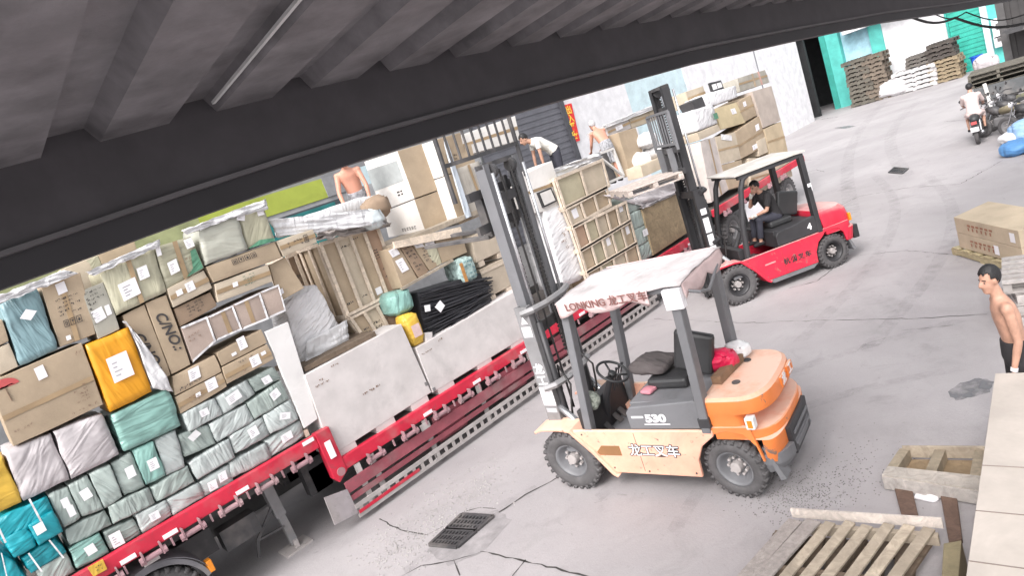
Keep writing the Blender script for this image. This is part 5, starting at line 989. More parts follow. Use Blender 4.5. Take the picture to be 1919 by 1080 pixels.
    def mbar(x, y, za, zb_, w, d, m, name, b_=.004): return MB().bar(mt(x, y, za), mt(x, y, zb_), d, w, up=(1, 0, 0)).build(name, m, t, bevel=b_)
    zo = 2.45
    for s in (1, -1):
        m = MB()
        m.bar(mt(.22, s*.44, .06), mt(.22, s*.44, zo), .20, .03, up=(0, 1, 0)); m.bar(mt(.30, s*.40, .06), mt(.30, s*.40, zo), .03, .09, up=(0, 1, 0)); m.bar(mt(.14, s*.40, .06), mt(.14, s*.40, zo), .03, .09, up=(0, 1, 0))
        m.build('outer_mast', mastm, t)
        m = MB()
        m.bar(mt(.25, s*.345, .3+hi-2.5), mt(.25, s*.345, hi), .15, .03, up=(0, 1, 0)); m.bar(mt(.31, s*.30, .3+hi-2.5), mt(.31, s*.30, hi), .03, .08, up=(0, 1, 0)); m.bar(mt(.19, s*.30, .3+hi-2.5), mt(.19, s*.30, hi), .03, .08, up=(0, 1, 0))
        m.build('inner_mast', GRP if not red else GRD, t)
        MB().cyl(mt(.10, s*.33, .25), mt(.10, s*.33, 2.2), .045, 12).build('lift_cylinder', GRD, t, smooth=True); MB().cyl(mt(.10, s*.33, 2.2), mt(.10, s*.33, hi-.12), .022, 10).build('lift_rod', CHROME, t, smooth=True)
        m = MB()                                   # leaf chain over the crosshead
        for k in range(int((hi-1.7)/.055)): m.box(mt(.20, s*.20, 1.6+k*.055), (.03, .05, .036))
        m.build('chain', CHN, t)
        MB().tube([mt(.15, s*.12, hi-.1), mt(.13, s*.12, 2.0), mt(.10, s*.14, .9)], .014, 6).build('hose', CHN, t)
        MB().cyl((-.24, s*.37, .62), mt(.13, s*.40, 1.05), .045, 12).build('tilt_cylinder', CHROME, t, smooth=True)
        MB().lathe([(0.001, -.03), (.085, -.03), (.085, .03), (.001, .03)], mt(.20, s*.20, hi-.10), (0, 1, 0), 20).build('chain_pulley', DSTEEL, t)
    for z, m_ in ((.18, mastm), (1.35, mastm), (2.38, mastm)):
        MB().tube([mt(.20, .50, z), mt(.06, .42, z+.02), mt(.0, .2, z+.02), mt(.0, -.2, z+.02), mt(.06, -.42, z+.02), mt(.20, -.50, z)], .045 if z > 1 else .06, 6).build('mast_tie', m_, t)
    MB().bar(mt(.25, -.36, hi-.02), mt(.25, .36, hi-.02), .12, .06).build('crosshead', DSTEEL, t); MB().bar(mt(.24, -.30, hi-.45), mt(.24, .30, hi-.45), .05, .12).build('crosshead', DSTEEL, t)
    MB().bar(mt(.25, -.33, max(1.2, hi-2.2)), mt(.25, .33, max(1.2, hi-2.2)), .05, .14).build('inner_tie', DSTEEL, t)
    # ---- carriage, backrest, forks
    for z in (cz+.08, cz+.5): MB().bar(mt(.40, -.55, z), mt(.40, .55, z), .05, .11).build('carriage_bar', DSTEEL, t)
    for s in (1, -1): MB().bar(mt(.38, s*.20, cz), mt(.38, s*.20, cz+.62), .06, .10).build('carriage_plate', DSTEEL, t)
    b0_ = .62 if red else .95; bt = 1.25 if red else 1.36; bw_ = .58 if red else .76
    m = MB(); A = lambda y, z: mt(.42, y, cz+z)
    m.bar(A(-bw_, .5), A(-bw_, bt), .03, .05); m.bar(A(bw_, .5), A(bw_, bt), .03, .05); m.bar(A(-bw_, bt), A(bw_, bt), .03, .05); m.bar(A(-bw_, b0_), A(bw_, b0_), .03, .05)
    for k in range(1, 9): y = -bw_+2*bw_*k/9; m.bar(A(y, b0_), A(y, bt), .02, .025)
    m.build('load_backrest', GRP if red else DSTEEL, t)
    for y in (.28, -.28):
        m = MB(); m.bar(mt(.47, y, cz-.05), mt(.47, y, cz+.55), .05, .12); m.prism([mt(.45, y-.06, cz-.07), mt(.45, y+.06, cz-.07), mt(1.62, y+.045, cz-.04), mt(1.62, y-.045, cz-.04)], (0, 0, .045)); m.build('fork', DSTEEL if not red else GRP, t, bevel=.004)
    # ---- stickers on the near channel
    def stick(z, h, w, m, name='mast_sticker'): p = mt(.22, .457, z); return MB().bar(mt(.22, .4565, z-h/2), mt(.22, .4565, z+h/2), w, .003, up=(0, 1, 0)).build(name, m, t)
    if not red:
        stick(2.12, .14, .14, PAPER); stick(1.22, .26, .19, PAPER); stick(1.02, .06, .16, mat('print_grey', (.4, .4, .42), .8)); p = mt(.22, .4580, 2.28); MB().prism([p+Vector((-.05, 0, -.05)), p+Vector((.05, 0, -.05)), p+Vector((0, 0, .05))], (0, .002, 0)).build('warning_sticker', PAPER, t)
        for k, ch in enumerate('龙工'): lettering('mast_lettering', ch, .15, mt(.22, .459, 1.60-.16*k), (-1, 0, 0), (0, 0, 1), PAPER, t, False, .004)
    else:
        for z, h in ((2.0, .12), (1.72, .30), (1.42, .22), (1.2, .18)): stick(z, h, .12, PAPER)
    # ---- cab
    sw = MB(); c = Vector((-.62, .05, 1.32)); ax = Vector((-.55, 0, .83)).normalized(); uu = ax.cross(Vector((0, 1, 0))).normalized(); vv = ax.cross(uu)
    ring = [c+(uu*math.cos(2*PI*k/28)+vv*math.sin(2*PI*k/28))*.20 for k in range(29)]; sw.tube(ring, .017, 8, False)
    for k in range(3): sw.tube([c-ax*.04, c+(uu*math.cos(2*PI*k/3+.5)+vv*math.sin(2*PI*k/3+.5))*.19], .014, 6)
    sw.cyl(c-ax*.06, c-ax*.01, .05, 12); sw.build('steering_wheel', BLACKP, t, smooth=True)
    MB().tube([c-ax*.05, (-.42, .05, 1.0), (-.28, .05, .6)], [.04, .05, .06], 10).build('steering_column', GRD, t)
    for y in (-.18, -.26, -.34): MB().tube([(-.40, y, .95), (-.52, y, 1.22), (-.54, y, 1.26)], [.01, .01, .022], 6).build('control_lever', GRD, t)
    for y in (.2, -.05, -.2): MB().bar((-.45, y, .57), (-.36, y, .68), .09, .015).build('pedal', DSTEEL, t)
    st = MB().box((-1.40, 0, 1.20), (.50, .48, .13)); so_ = st.build('seat', SEATM, t, bevel=.04)
    back = MB().bar((-1.66, 0, 1.24), (-1.80, 0, 1.72), .46, .11, up=(0, 1, 0)); back.build('seat_back', SEATM, t, bevel=.04)
    return t, mt
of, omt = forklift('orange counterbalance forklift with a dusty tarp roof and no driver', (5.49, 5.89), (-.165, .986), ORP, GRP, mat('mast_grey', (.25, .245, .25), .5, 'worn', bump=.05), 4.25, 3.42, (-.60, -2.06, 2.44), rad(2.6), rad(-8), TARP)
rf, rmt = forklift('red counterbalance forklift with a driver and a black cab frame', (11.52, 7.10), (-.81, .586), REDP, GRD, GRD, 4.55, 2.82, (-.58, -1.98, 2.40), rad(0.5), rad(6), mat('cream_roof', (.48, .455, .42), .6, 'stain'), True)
def onf(t, p): return WM[t.name] @ Vector(p)
# things lying in the orange forklift's cab and on its hood
lump('jacket', 'dark crumpled jacket and cloth on the orange forklift seat', 'jacket', onf(of, (-1.15, -.05, 1.28)), (.4, .5, .14), mat('dark_cloth', (.10, .085, .085), .9, 'wrap', bump=.9), .06, 4, 6, 61)
lump('red_bag', 'crumpled bright red plastic bag behind the orange forklift seat', 'bag', onf(of, (-1.95, -.12, 1.19)), (.26, .34, .22), mat('red_plastic', (.72, .015, .08), .35, 'wrap', bump=.8), .05, 5, 6, 62)
lump('white_bag', 'small white plastic bag beside the red bag on the forklift hood', 'bag', onf(of, (-2.05, -.40, 1.19)), (.2, .24, .18), FILM, .05, 5, 6, 63)
tag(MB().bar(onf(of, (-2.02, .28, 1.235)), onf(of, (-2.10, -.30, 1.235)), .11, .09).build('wood_block', mat('brown_block', (.25, .15, .09), .8, 'wood')), 'brown wood block on the orange counterweight top', 'block')
lump('rag', 'pink and white rag on the orange forklift grey cover', 'rag', onf(of, (-1.18, .30, 1.14)), (.16, .14, .05), mat('pink_rag', (.62, .25, .30), .8, 'wrap', bump=.6), .03, 6, 5, 64)
lump('cable_bundle', 'tangle of pale wires and tags by the orange forklift front post', 'wires', onf(of, (-.42, .40, 1.02)), (.16, .2, .2), mat('wire_mix', (.35, .38, .33), .6, 'stain', sc=9, var=.35), .07, 9, 6, 65)
# wooden pallet on the red forklift's forks
def pallet(name, label, loc, rz, L, Wd, H, m, nb=7, group=None, cat='pallet', tilt=None, gap=.62, board=.022):
    t = thing(name, label, cat, loc, rz, group)
    for k in range(nb): MB().box((-L/2+L*(k+.5)/nb, 0, H-board/2), (L/nb*gap, Wd, board)).build('deck_board', m, t)
    for y in (-Wd/2+.05, 0, Wd/2-.05): MB().box((0, y, H/2-.005), (L-.01, .09, H-2*board-.008)).build('stringer', m, t)
    for k in range(3): MB().box((-L/2+.07+k*(L-.14)/2, 0, board/2-.001), (.11, Wd-.004, board)).build('bottom_board', m, t)
    return t
pc = onf(rf, (1.02, 0, 2.80)); pr = math.atan2(.586, -.81)
pallet('pallet', 'pale wooden pallet lifted on the forks of the red forklift', (pc.x, pc.y, 2.77), pr+PI/2, 1.25, 1.15, .14, mat('pale_pallet', (.60, .52, .47), .75, 'wood', bump=.15), 8)
# ================================================================== PEOPLE
SKIN = mat('tan_skin', (0.47, 0.265, 0.19), 0.5, 'stain', sc=5, bump=.03, var=.10); SKINR = mat('ruddy_skin', (0.56, 0.27, 0.19), 0.5, 'fuzz', bump=.03, var=.06); HAIR = mat('black_hair', (.012, .011, .012), .55, 'fuzz', bump=.3); HAIRG = mat('grey_hair', (.50, .49, .50), .6, 'fuzz', bump=.3)
def sphere(b, c, r, n=14, sx=1, sy=1, sz=1, M=None):
    c = Vector(c); vs = []; fs = []; h = n//2
    for i in range(h+1):
        a = PI*i/h
        for k in range(n):
            p = Vector((r*sx*math.sin(a)*math.cos(2*PI*k/n), r*sy*math.sin(a)*math.sin(2*PI*k/n), r*sz*math.cos(a))); vs.append(c+(M @ p if M else p))
    for i in range(h):
        for k in range(n): fs.append((i*n+k, i*n+(k+1) % n, (i+1)*n+(k+1) % n, (i+1)*n+k))
    b.add(vs, fs)
def limb(b, pts, rs, caps=True):
    b.tube(pts, rs, 14)
    for p, r in zip(pts[0 if caps else 1:None if caps else -1], rs[0 if caps else 1:None if caps else -1]): sphere(b, p, r*.99, 12)
def rings(b, secs, n=20):
    """secs: (centre, half width vector, half depth vector)"""
    vs = []; fs = []
    for c, w, d in secs:
        for k in range(n):
            a = 2*PI*k/n; ca, sa = math.cos(a), math.sin(a); vs.append(Vector(c)+Vector(w)*(abs(ca)**.85*(1 if ca > 0 else -1))+Vector(d)*(abs(sa)**.9*(1 if sa > 0 else -1)))
    for i in range(len(secs)-1):
        for k in range(n): fs.append((i*n+k, i*n+(k+1) % n, (i+1)*n+(k+1) % n, (i+1)*n+k))
    fs += [tuple(range(n-1, -1, -1)), tuple((len(secs)-1)*n+k for k in range(n))]; b.add(vs, fs)
def fuse(b, name, material, parent, vox, it=5):
    me = bpy.data.meshes.new('tmp'); me.from_pydata([tuple(v) for v in b.v], [], b.f); bm = bmesh.new(); bm.from_mesh(me); bmesh.ops.recalc_face_normals(bm, faces=bm.faces); bm.to_mesh(me); bm.free()
    o = bpy.data.objects.new('tmp', me); C.objects.link(o); r = o.modifiers.new('r', 'REMESH'); r.mode = 'VOXEL'; r.voxel_size = vox; s = o.modifiers.new('s', 'SMOOTH'); s.iterations = it; s.factor = .5
    dg = bpy.context.evaluated_depsgraph_get(); dg.update(); m2 = bpy.data.meshes.new_from_object(o.evaluated_get(dg)); bpy.data.objects.remove(o); m2.name = name; m2.materials.clear(); m2.materials.append(material)
    return link(name, m2, parent, smooth=True)
def person(label, loc, rz, J, skin=SKIN, vox=.012, top=None, bottom=None, hair=HAIR, look=(0, 0), shoe=None, belly=0.0, scale=1.0, band=False, shorts_to=1.0, sleeve=.75):
    t = thing('person', label, 'person', loc, rz); t.scale = scale if isinstance(scale, tuple) else (scale,)*3; V = {k: Vector(v) for k, v in J.items()}
    sp = [V['pelvis'], V['waist'], V['chest'], V['neck']]; Y = Vector((0, 1, 0))
    def sec(c, w, d, a, bb, grow=0.0):
        ax = (bb-a).normalized(); fr = Y.cross(ax).normalized(); return (c, Y*(w+grow), fr*(d+grow))
    def torso(b, grow=0.0, lo=0, hi=9):
        q = [sec(V['pelvis']+(V['pelvis']-V['waist'])*.45, .13, .10, V['pelvis'], V['waist'], grow), sec(V['pelvis'], .165, .115, V['pelvis'], V['waist'], grow), sec(V['pelvis'].lerp(V['waist'], .55), .155, .108+belly*.8, V['pelvis'], V['waist'], grow), sec(V['waist'], .145, .10+belly, V['pelvis'], V['chest'], grow),
             sec(V['waist'].lerp(V['chest'], .5), .155, .108+belly*.6, V['waist'], V['chest'], grow), sec(V['chest'], .172, .118, V['waist'], V['neck'], grow), sec(V['chest'].lerp(V['neck'], .5), .165, .105, V['chest'], V['neck'], grow), sec(V['chest'].lerp(V['neck'], .85), .11, .075, V['chest'], V['neck'], grow), sec(V['neck'], .062, .06, V['chest'], V['neck'], grow)]
        rings(b, q[lo:hi])
    b = MB(); torso(b)
    hd = V['head']; limb(b, [V['neck']-(V['neck']-V['chest'])*.12, V['neck'].lerp(hd, .5)], [.062, .056])
    yaw, pit = rad(look[0]), rad(look[1]); HM = Matrix.Rotation(yaw, 3, 'Z') @ Matrix.Rotation(pit, 3, 'Y')
    def H(x, y, z): return hd+HM @ Vector((x, y, z))
    sphere(b, H(-.012, 0, .03), .098, 18, 1.0, .80, 1.02, HM); sphere(b, H(.022, 0, -.035), .078, 16, .95, .80, 1.05, HM); sphere(b, H(.052, 0, -.088), .038, 12, 1, 1.1, .8, HM)
    b.tube([H(.088, 0, .02), H(.108, 0, -.022)], [.011, .019], 8); sphere(b, H(.106, 0, -.025), .019, 10)
    for s in (1, -1): sphere(b, H(-.005, s*.080, -.005), .026, 10, .75, .35, 1.15, HM)
    b.tube([H(.078, -.024, -.062), H(.086, 0, -.06), H(.078, .024, -.062)], .010, 6)
    for s, k in ((1, 'L'), (-1, 'R')):
        sh, el, wr, pa = V['sh'+k], V['el'+k], V['wr'+k], V['pa'+k]
        sphere(b, sh, .062, 14); limb(b, [V['chest'].lerp(V['neck'], .55)+Y*s*.09, sh], [.065, .058]); limb(b, [sh, sh.lerp(el, .4), el], [.052, .049, .038]); limb(b, [el, el.lerp(wr, .3), wr], [.039, .040, .026])
        d = (pa-wr).normalized(); n_ = d.cross(Y if abs(d.y) < .8 else Vector((0, 0, 1))).normalized(); sd = d.cross(n_).normalized()*s
        cx = wr+d*.052
        rings(b, [(wr+d*.005, sd*.024, n_*.017), (wr+d*.045, sd*.038, n_*.016), (wr+d*.088, sd*.040, n_*.014)], 12)
        for f_, (off, ln) in enumerate(((-.030, .062), (-.010, .074), (.011, .070), (.031, .055))):
            a = wr+d*.085+sd*off; m_ = a+d*ln*.5+n_*.006; e = a+d*ln*.93+n_*.026; b.tube([a, m_, e], [.0092, .0088, .0072], 8); sphere(b, e, .0072, 8)
        a = wr+d*.03-sd*.034; b.tube([a, a+d*.03-sd*.022+n_*.01, a+d*.062-sd*.026+n_*.02], [.0115, .0105, .008], 8); sphere(b, a+d*.062-sd*.026+n_*.02, .008, 8)
        hp, kn, an, to = V['hip'+k], V['kn'+k], V['an'+k], V['to'+k]
        limb(b, [hp, hp.lerp(kn, .45), kn], [.082, .074, .052]); limb(b, [kn, kn.lerp(an, .32), an], [.050, .053, .034]); limb(b, [an+Vector((-.03, 0, -.03)), an.lerp(to, .5)+Vector((0, 0, -.008)), to], [.034, .034, .026])
    fuse(b, 'body', skin, t, vox, 4)
    if hair:
        h = MB(); vs = []
        sphere(h, H(-.018, 0, .040), .101, 20, 1.0, .83, 1.0, HM); o = fuse(h, 'hair', hair, t, .01, 2); bm = bmesh.new(); bm.from_mesh(o.data)
        inv = HM.transposed(); de = [v for v in bm.verts if (lambda q: q.z < (.074+.012*math.sin(q.y*140) if q.x > .035 else .028 if q.x > -.01 else -.005 if q.x > -.05 else -.045))(inv @ (v.co-hd))]; bmesh.ops.delete(bm, geom=de, context='VERTS'); bm.to_mesh(o.data); bm.free()
        sm = o.modifiers.new('thick', 'SOLIDIFY'); sm.thickness = .009; sm.offset = 1
    e = MB()
    for s in (1, -1): sphere(e, H(.076, s*.030, .004), .011, 8, .5, 1.25, .6, HM)
    e.build('eyes', INK, t)
    e = MB()
    for s in (1, -1): e.tube([H(.083, s*.014, .026), H(.080, s*.032, .030), H(.068, s*.050, .024)], .0045, 5)
    e.build('eyebrows', HAIR, t)
    if bottom:
        m_, to_ = bottom, shorts_to; b = MB(); torso(b, .016, 0, 4)
        for k in 'LR':
            hp, kn, an = V['hip'+k], V['kn'+k], V['an'+k]
            if to_ <= 1: e_ = hp.lerp(kn, to_); limb(b, [hp, hp.lerp(e_, .5), e_], [.105, .104, .10 if to_ > .8 else .11], False); sphere(b, hp, .104, 12)
            else: limb(b, [hp, hp.lerp(kn, .5), kn, kn.lerp(an, to_-1)], [.105, .098, .075, .064], False); sphere(b, hp, .104, 12)
        fuse(b, 'shorts' if to_ <= 1.2 else 'trousers', m_, t, vox, 2)
    if top:
        b = MB(); torso(b, .018, 1, 9)
        for s, k in ((1, 'L'), (-1, 'R')):
            sh, el = V['sh'+k], V['el'+k]; sphere(b, sh, .078, 12); limb(b, [V['chest'].lerp(V['neck'], .5)+Y*s*.09, sh], [.082, .074]); e_ = sh.lerp(el, sleeve); limb(b, [sh, e_], [.072, .066], False)
        fuse(b, 'shirt', top, t, vox, 2)
    if band: w = V['wrL']; d = (V['paL']-w).normalized(); MB().cyl(w-d*.022, w+d*.012, .033, 14).build('wrist_band', PAPER, t)
    if shoe:
        b = MB()
        for k in 'LR': an, to = V['an'+k], V['to'+k]; limb(b, [an+Vector((-.035, 0, -.038)), an.lerp(to, .5)+Vector((0, 0, -.012)), to], [.044, .043, .036])
        fuse(b, 'shoes', shoe, t, .014, 2)
    return t
def base_pose(bend=5, arms=((.02, .20, -.28, .05, .22, -.52), (.02, -.20, -.28, .05, -.22, -.52)), legs=None, headf=.04, hunch=0.0):
    """standing figure about 1.70 m tall, x forward; arms: elbow and wrist offsets from each shoulder"""
    b1, b2 = rad(bend), rad(bend*1.35+hunch); pel = Vector((0, 0, .93)); wa = pel+Vector((math.sin(b1), 0, math.cos(b1)))*.17; ch = wa+Vector((math.sin((b1+b2)/2), 0, math.cos((b1+b2)/2)))*.22; ne = ch+Vector((math.sin(b2), 0, math.cos(b2)))*.21
    J = {'pelvis': pel, 'waist': wa, 'chest': ch, 'neck': ne, 'head': ne+Vector((math.sin(b2*.75)+headf*3, 0, math.cos(b2*.75))).normalized()*.165}
    for s, k, a in ((1, 'L', arms[0]), (-1, 'R', arms[1])):
        sh = ch.lerp(ne, .55)+Vector((0, s*.185, 0)); J['sh'+k] = sh; J['el'+k] = sh+Vector((a[0], a[1]-s*.17, a[2])); J['wr'+k] = sh+Vector((a[3], a[4]-s*.17, a[5])); J['pa'+k] = J['wr'+k]+(J['wr'+k]-J['el'+k]).normalized()*.1
        J['hip'+k] = Vector((0, s*.09, .88)); J['kn'+k] = Vector((.02, s*.10, .48)); J['an'+k] = Vector((-.02, s*.105, .075)); J['to'+k] = Vector((.13, s*.125, .03))
    if legs: J.update(legs)
    return J
BLK = mat('black_cloth', (.022, .02, .022), .85, 'fuzz', bump=.1); NAVY = mat('dark_navy_cloth', (.035, .035, .05), .85, 'fuzz', bump=.1); WSH = mat('white_cloth', (.72, .70, .66), .8, 'wrap', bump=.35, var=.05); PALEP = mat('patterned_shorts', (.34, .34, .36), .8, 'stain', sc=8, var=.3); LIGHTP = mat('light_pink_cloth', (.62, .50, .48), .8, 'wrap', bump=.3)
J = base_pose(2, ((-.03, .205, -.30, .05, .20, -.56), (-.06, -.19, -.30, -.02, -.18, -.56)), None, .06, 7)
person('bare chested young man in black shorts standing behind the big plywood box', (6.75, 1.44, 0), math.atan2(.90, -.43), J, SKIN, .010, None, BLK, HAIR, (24, 6), BLK, 0, (.88, .80, 1.03), True, .96)
# driver of the red forklift, seated, one hand raised to the mouth
L = {'hipL': (0, .09, .92), 'hipR': (0, -.09, .92), 'knL': (.42, .14, .98), 'knR': (.42, -.12, .98), 'anL': (.50, .14, .55), 'anR': (.50, -.12, .55), 'toL': (.65, .15, .51), 'toR': (.65, -.13, .51)}
J = base_pose(9, ((.10, .19, -.27, .30, .06, -.33), (.20, -.24, -.18, .20, -.10, .03)), L, .10, 12)
dp = onf(rf, (-1.42, 0, .385)); dv = person('forklift driver in black shirt and trousers with white gloves, hand at his mouth', tuple(dp), math.atan2(.586, -.81), J, SKIN, .012, BLK, NAVY, HAIR, (10, 16), BLK, 0, 1.0, False, 1.85)
b = MB()
for k in 'LR':
    w = Vector(J['wr'+k]); p = Vector(J['pa'+k]); d = (p-w).normalized(); sphere(b, w+d*.06, .042, 12); b.tube([w-d*.03, w+d*.03], [.032, .038], 12)
b.build('gloves', WSH, dv, smooth=True)
# half seen worker on the load: belly, arms and shorts show, the canopy beam hides the rest
wz = PY((668, 362), 10.25)
J = base_pose(16, ((.10, .23, -.29, .20, .21, -.56), (.10, -.23, -.29, .20, -.21, -.56)), None, .05, 8)
person('half seen bare bellied worker in patterned shorts on top of the load', (wz.x, wz.y, wz.z-1.03), math.atan2(-.80, -.60), J, SKINR, .012, None, PALEP, HAIR, (0, 20), BLK, .045, 1.0, False, .9)
p = PY((1044, 318), 10.1)
J = base_pose(40, ((.02, .19, -.30, .02, .17, -.57), (.04, -.2, -.28, .08, -.18, -.55)), None, .06, 10)
person('worker in a white shirt bending over the topmost pine crate', (p.x+.1, p.y, p.z-.50), math.atan2(.45, -.89), J, SKIN, .013, WSH, NAVY, HAIR, (0, 25), BLK, 0, 1.0, False, 1.85, .55)
p = PY((1128, 284), 10.5)
J = base_pose(18, ((.12, .20, -.26, .30, .16, -.42), (.12, -.22, -.26, .30, -.16, -.42)), None, .08, 14)
person('bare backed grey haired worker turned away on the load', (p.x+.25, p.y, p.z-.88), math.atan2(.9, .35), J, SKINR, .013, None, PALEP, HAIRG, (0, 15), BLK, .02, 1.0, False, .9)
# ================================================================== RIGHT SIDE OF THE YARD
def quadbox(name, label, cat, px, zt, zb_, m, group=None, bevel=.006, parent=None):
    q = [PZ(p, zt) for p in px]; o = MB().prism(q, (0, 0, zb_-zt)).build(name, m, parent, parent is not None, bevel=bevel)
    if parent is None: tag(o, label, cat, group)
    return o, q
def pt3(a, b, c): return c+(a-b)
A = PZ((1865, 700), .95); B2 = PZ((1809, 1090), .95); dr_ = (B2-A).normalized(); nr = Vector((dr_.y, -dr_.x, 0)); nr = nr if nr.y < 0 else -nr
A0 = A; B0 = A+dr_*((B2-A).length+1.0)
pl_ = thing('plywood_box', 'huge pale plywood box with board seams filling the lower corner by the young man', 'box', tuple(A))
MB().prism([A0, B0, B0+nr*1.6, A0+nr*1.6], (0, 0, -.86)).build('box_body', mat('cream_plywood', (.50, .445, .40), .7, 'ply', bump=.15, var=.08), pl_, True, bevel=.004)
for px in ((1838, 873), (1828, 958), (1812, 1052)):
    a = PZ(px, .95); d = (a-A).dot(dr_); a = A+dr_*d; MB().bar(a+Vector((0, 0, .0005))-nr*-.002, a+nr*1.59+Vector((0, 0, .0005)), .008, .006).build('board_seam', mat('seam', (.22, .18, .16), .9), pl_, True)
for k in range(4): a = A+dr_*(.15+.85*k); MB().bar(a+nr*.1+Vector((0, 0, -.905)), a+nr*1.5+Vector((0, 0, -.905)), .1, .08).build('skid', WOOD, pl_, True)
# flat cartons on a yellow pallet
A = PZ((1787, 407), .72); B2 = PZ((1852, 377), .72); D = PZ((1908, 433), .72); E_ = D+(B2-A)
for k in range(2):
    z1 = .72-.285*k
    q = [Vector((p.x, p.y, z1)) for p in (A, B2, E_, D)]
    o = MB().prism(q, (0, 0, -.28)).build('cardboard_box', mat('flat_carton', (.54, .44, .32), .75, 'card', bump=.1), bevel=.008); tag(o, ('upper flat brown carton on the yellow pallet behind the young man', 'lower flat brown carton on the yellow pallet behind the young man')[k], 'carton', 'flat cartons on the yellow pallet')
    def fc(u, v, off=.006): s = q[0].lerp(q[3], u); n_ = (q[0]-q[1]).normalized(); return s+Vector((0, 0, -.28*v))+n_*off
    m = MB(); r2 = random.Random(k)
    for i in range(6):
        u = .22+.07*i; m.prism([fc(u, .3), fc(u+.045, .3), fc(u+.045, .38+.1*r2.random()), fc(u, .42)], (q[0]-q[1]).normalized()*.002); m.prism([fc(u, .5), fc(u+.02, .5), fc(u+.02, .7), fc(u, .7)], (q[0]-q[1]).normalized()*.002)
    m.build('printed_marking', mat('brown_print', (.30, .14, .09), .8), o, True)
    u = .87 if k == 0 else .60; MB().prism([fc(u, .2, .008), fc(u+.07, .2, .008), fc(u+.07, .75, .008), fc(u, .75, .008)], (q[0]-q[1]).normalized()*.002).build('paper_label', PAPER, o, True)
YP = mat('yellow_pallet_wood', (.52, .44, .27), .75, 'wood', bump=.15)
ce = (A+E_)/2; yw = math.atan2((D-A).y, (D-A).x); pallet('pallet', 'yellowish pallet under the two flat brown cartons', (ce.x, ce.y, 0), yw, (D-A).length*1.05, (B2-A).length*1.04, .145, YP, 6)
# pale pallets at the right edge, worn pallets in the foreground
p = PZ((2002, 590), 0); pg = 'grey pallets at the picture edge'
src = pallet('pallet', 'grey pallet in the low pile between the flat cartons and the young man', (p.x, p.y, 0), rad(15), 1.1, 1.1, .14, mat('grey_pallet_wood', (.48, .44, .42), .8, 'wood', bump=.2), 6, pg)
for k in range(1, 5): dup(src, (p.x+rnd.uniform(-.05, .05), p.y+rnd.uniform(-.05, .05), k*.145), rad(15+rnd.uniform(-6, 6)))
NP = mat('foreground_pallet', (.46, .385, .30), .8, 'wood', bump=.3, var=.14)
q = [PZ(p, .30) for p in ((1478, 972), (1762, 993), (1700, 1130), (1345, 1100))]
fp = thing('pallet', 'worn slatted pallet in the lower foreground with grit on two boards', 'pallet', ((q[0].x+q[1].x)/2, (q[0].y+q[1].y)/2, 0), 0, 'worn pallets by the huge plywood box')
e1 = (q[1]-q[0]); wd = e1.length; e1.normalize(); e2 = Vector((-1, .12, 0)).normalized(); o_ = q[0]
GRITW = mat('gritty_board', (.34, .30, .28), .9, 'worn', sc=8, bump=.5)
for k in range(8):
    a = o_+e1*(wd*(k+.5)/8); rr = rnd.uniform(-.02, .02)
    MB().bar(a+e2*(.0+rnd.uniform(-.02, .03)), a+e2*1.35+e1*rr, wd/8*(.60 if k > 1 else .86), .022).build('deck_board', GRITW if k < 2 else NP, fp, True, bevel=.003)
for d in (.05, .66, 1.28): MB().bar(o_+e2*d+Vector((0, 0, -.06)), o_+e1*wd+e2*d+Vector((0, 0, -.06)), .05, .09).build('stringer', WOODD if d > .1 else NP, fp, True)
MB().bar(o_-e2*.06+Vector((0, 0, .02)), o_+e1*wd-e2*.06+Vector((0, 0, .02)), .022, .09).build('edge_board', mat('pale_edge', (.60, .53, .48), .75, 'wood'), fp, True)
for k in (.1, .5, .9): a = o_+e1*wd*k; MB().bar(a+Vector((0, 0, -.13)), a+e2*1.3+Vector((0, 0, -.13)), .1, .022).build('bottom_board', WOODD, fp, True)
lp = (o_+e1*wd*.5+e2*.66); pallet('pallet', 'dark pallet lying beneath the worn slatted pallet', (lp.x, lp.y, 0), math.atan2(e1.y, e1.x), wd*1.0, 1.3, .14, WOODD, 7, 'worn pallets by the huge plywood box')
bp_ = thing('broken_pallet', 'broken pallet frame with only edge boards and blocks left', 'pallet', tuple(PZ((1750, 890), 0)), 0, 'worn pallets by the huge plywood box')
q = [PZ(p, .17) for p in ((1690, 837), (1850, 838), (1842, 893), (1664, 874))]
MB().bar(q[0]+Vector((0, 0, -.06)), q[1]+Vector((0, 0, -.06)), .025, .13).build('edge_board', NP, bp_, True, bevel=.003)
MB().prism([q[3].lerp(q[0], .0), q[2].lerp(q[1], .0), q[2].lerp(q[1], -.42), q[3].lerp(q[0], -.42)], (0, 0, -.022)).build('deck_board', mat('pale_deck', (.52, .47, .42), .75, 'wood', bump=.15), bp_, True)
a, b_ = q[3].lerp(q[0], -.43), q[2].lerp(q[1], -.43); MB().bar(a+Vector((0, 0, -.085)), b_+Vector((0, 0, -.085)), .022, .13).build('face_board', mat('pale_face', (.50, .46, .43), .75, 'wood', bump=.15), bp_, True)
MB().prism([p+Vector((0, 0, -.15)) for p in q], (0, 0, -.018)).build('bottom_board', mat('tan_bottom', (.36, .26, .16), .8, 'wood'), bp_, True)
for u in (.03, .46, .92): a = q[0].lerp(q[1], u); c_ = q[3].lerp(q[2], u); MB().bar(a+Vector((0, 0, -.085)), c_+Vector((0, 0, -.085)), .09, .115).build('block', mat('block_wood', (.36, .30, .22), .8, 'wood'), bp_, True)
DB = mat('brown_plank', (.16, .10, .075), .8, 'wood', bump=.2)
quadbox('plank', 'short dark brown plank on the ground beyond the slatted pallet', 'plank', ((1676, 916), (1709, 916), (1722, 971), (1692, 976)), .045, 0.001, DB, 'dark planks by the broken pallet')
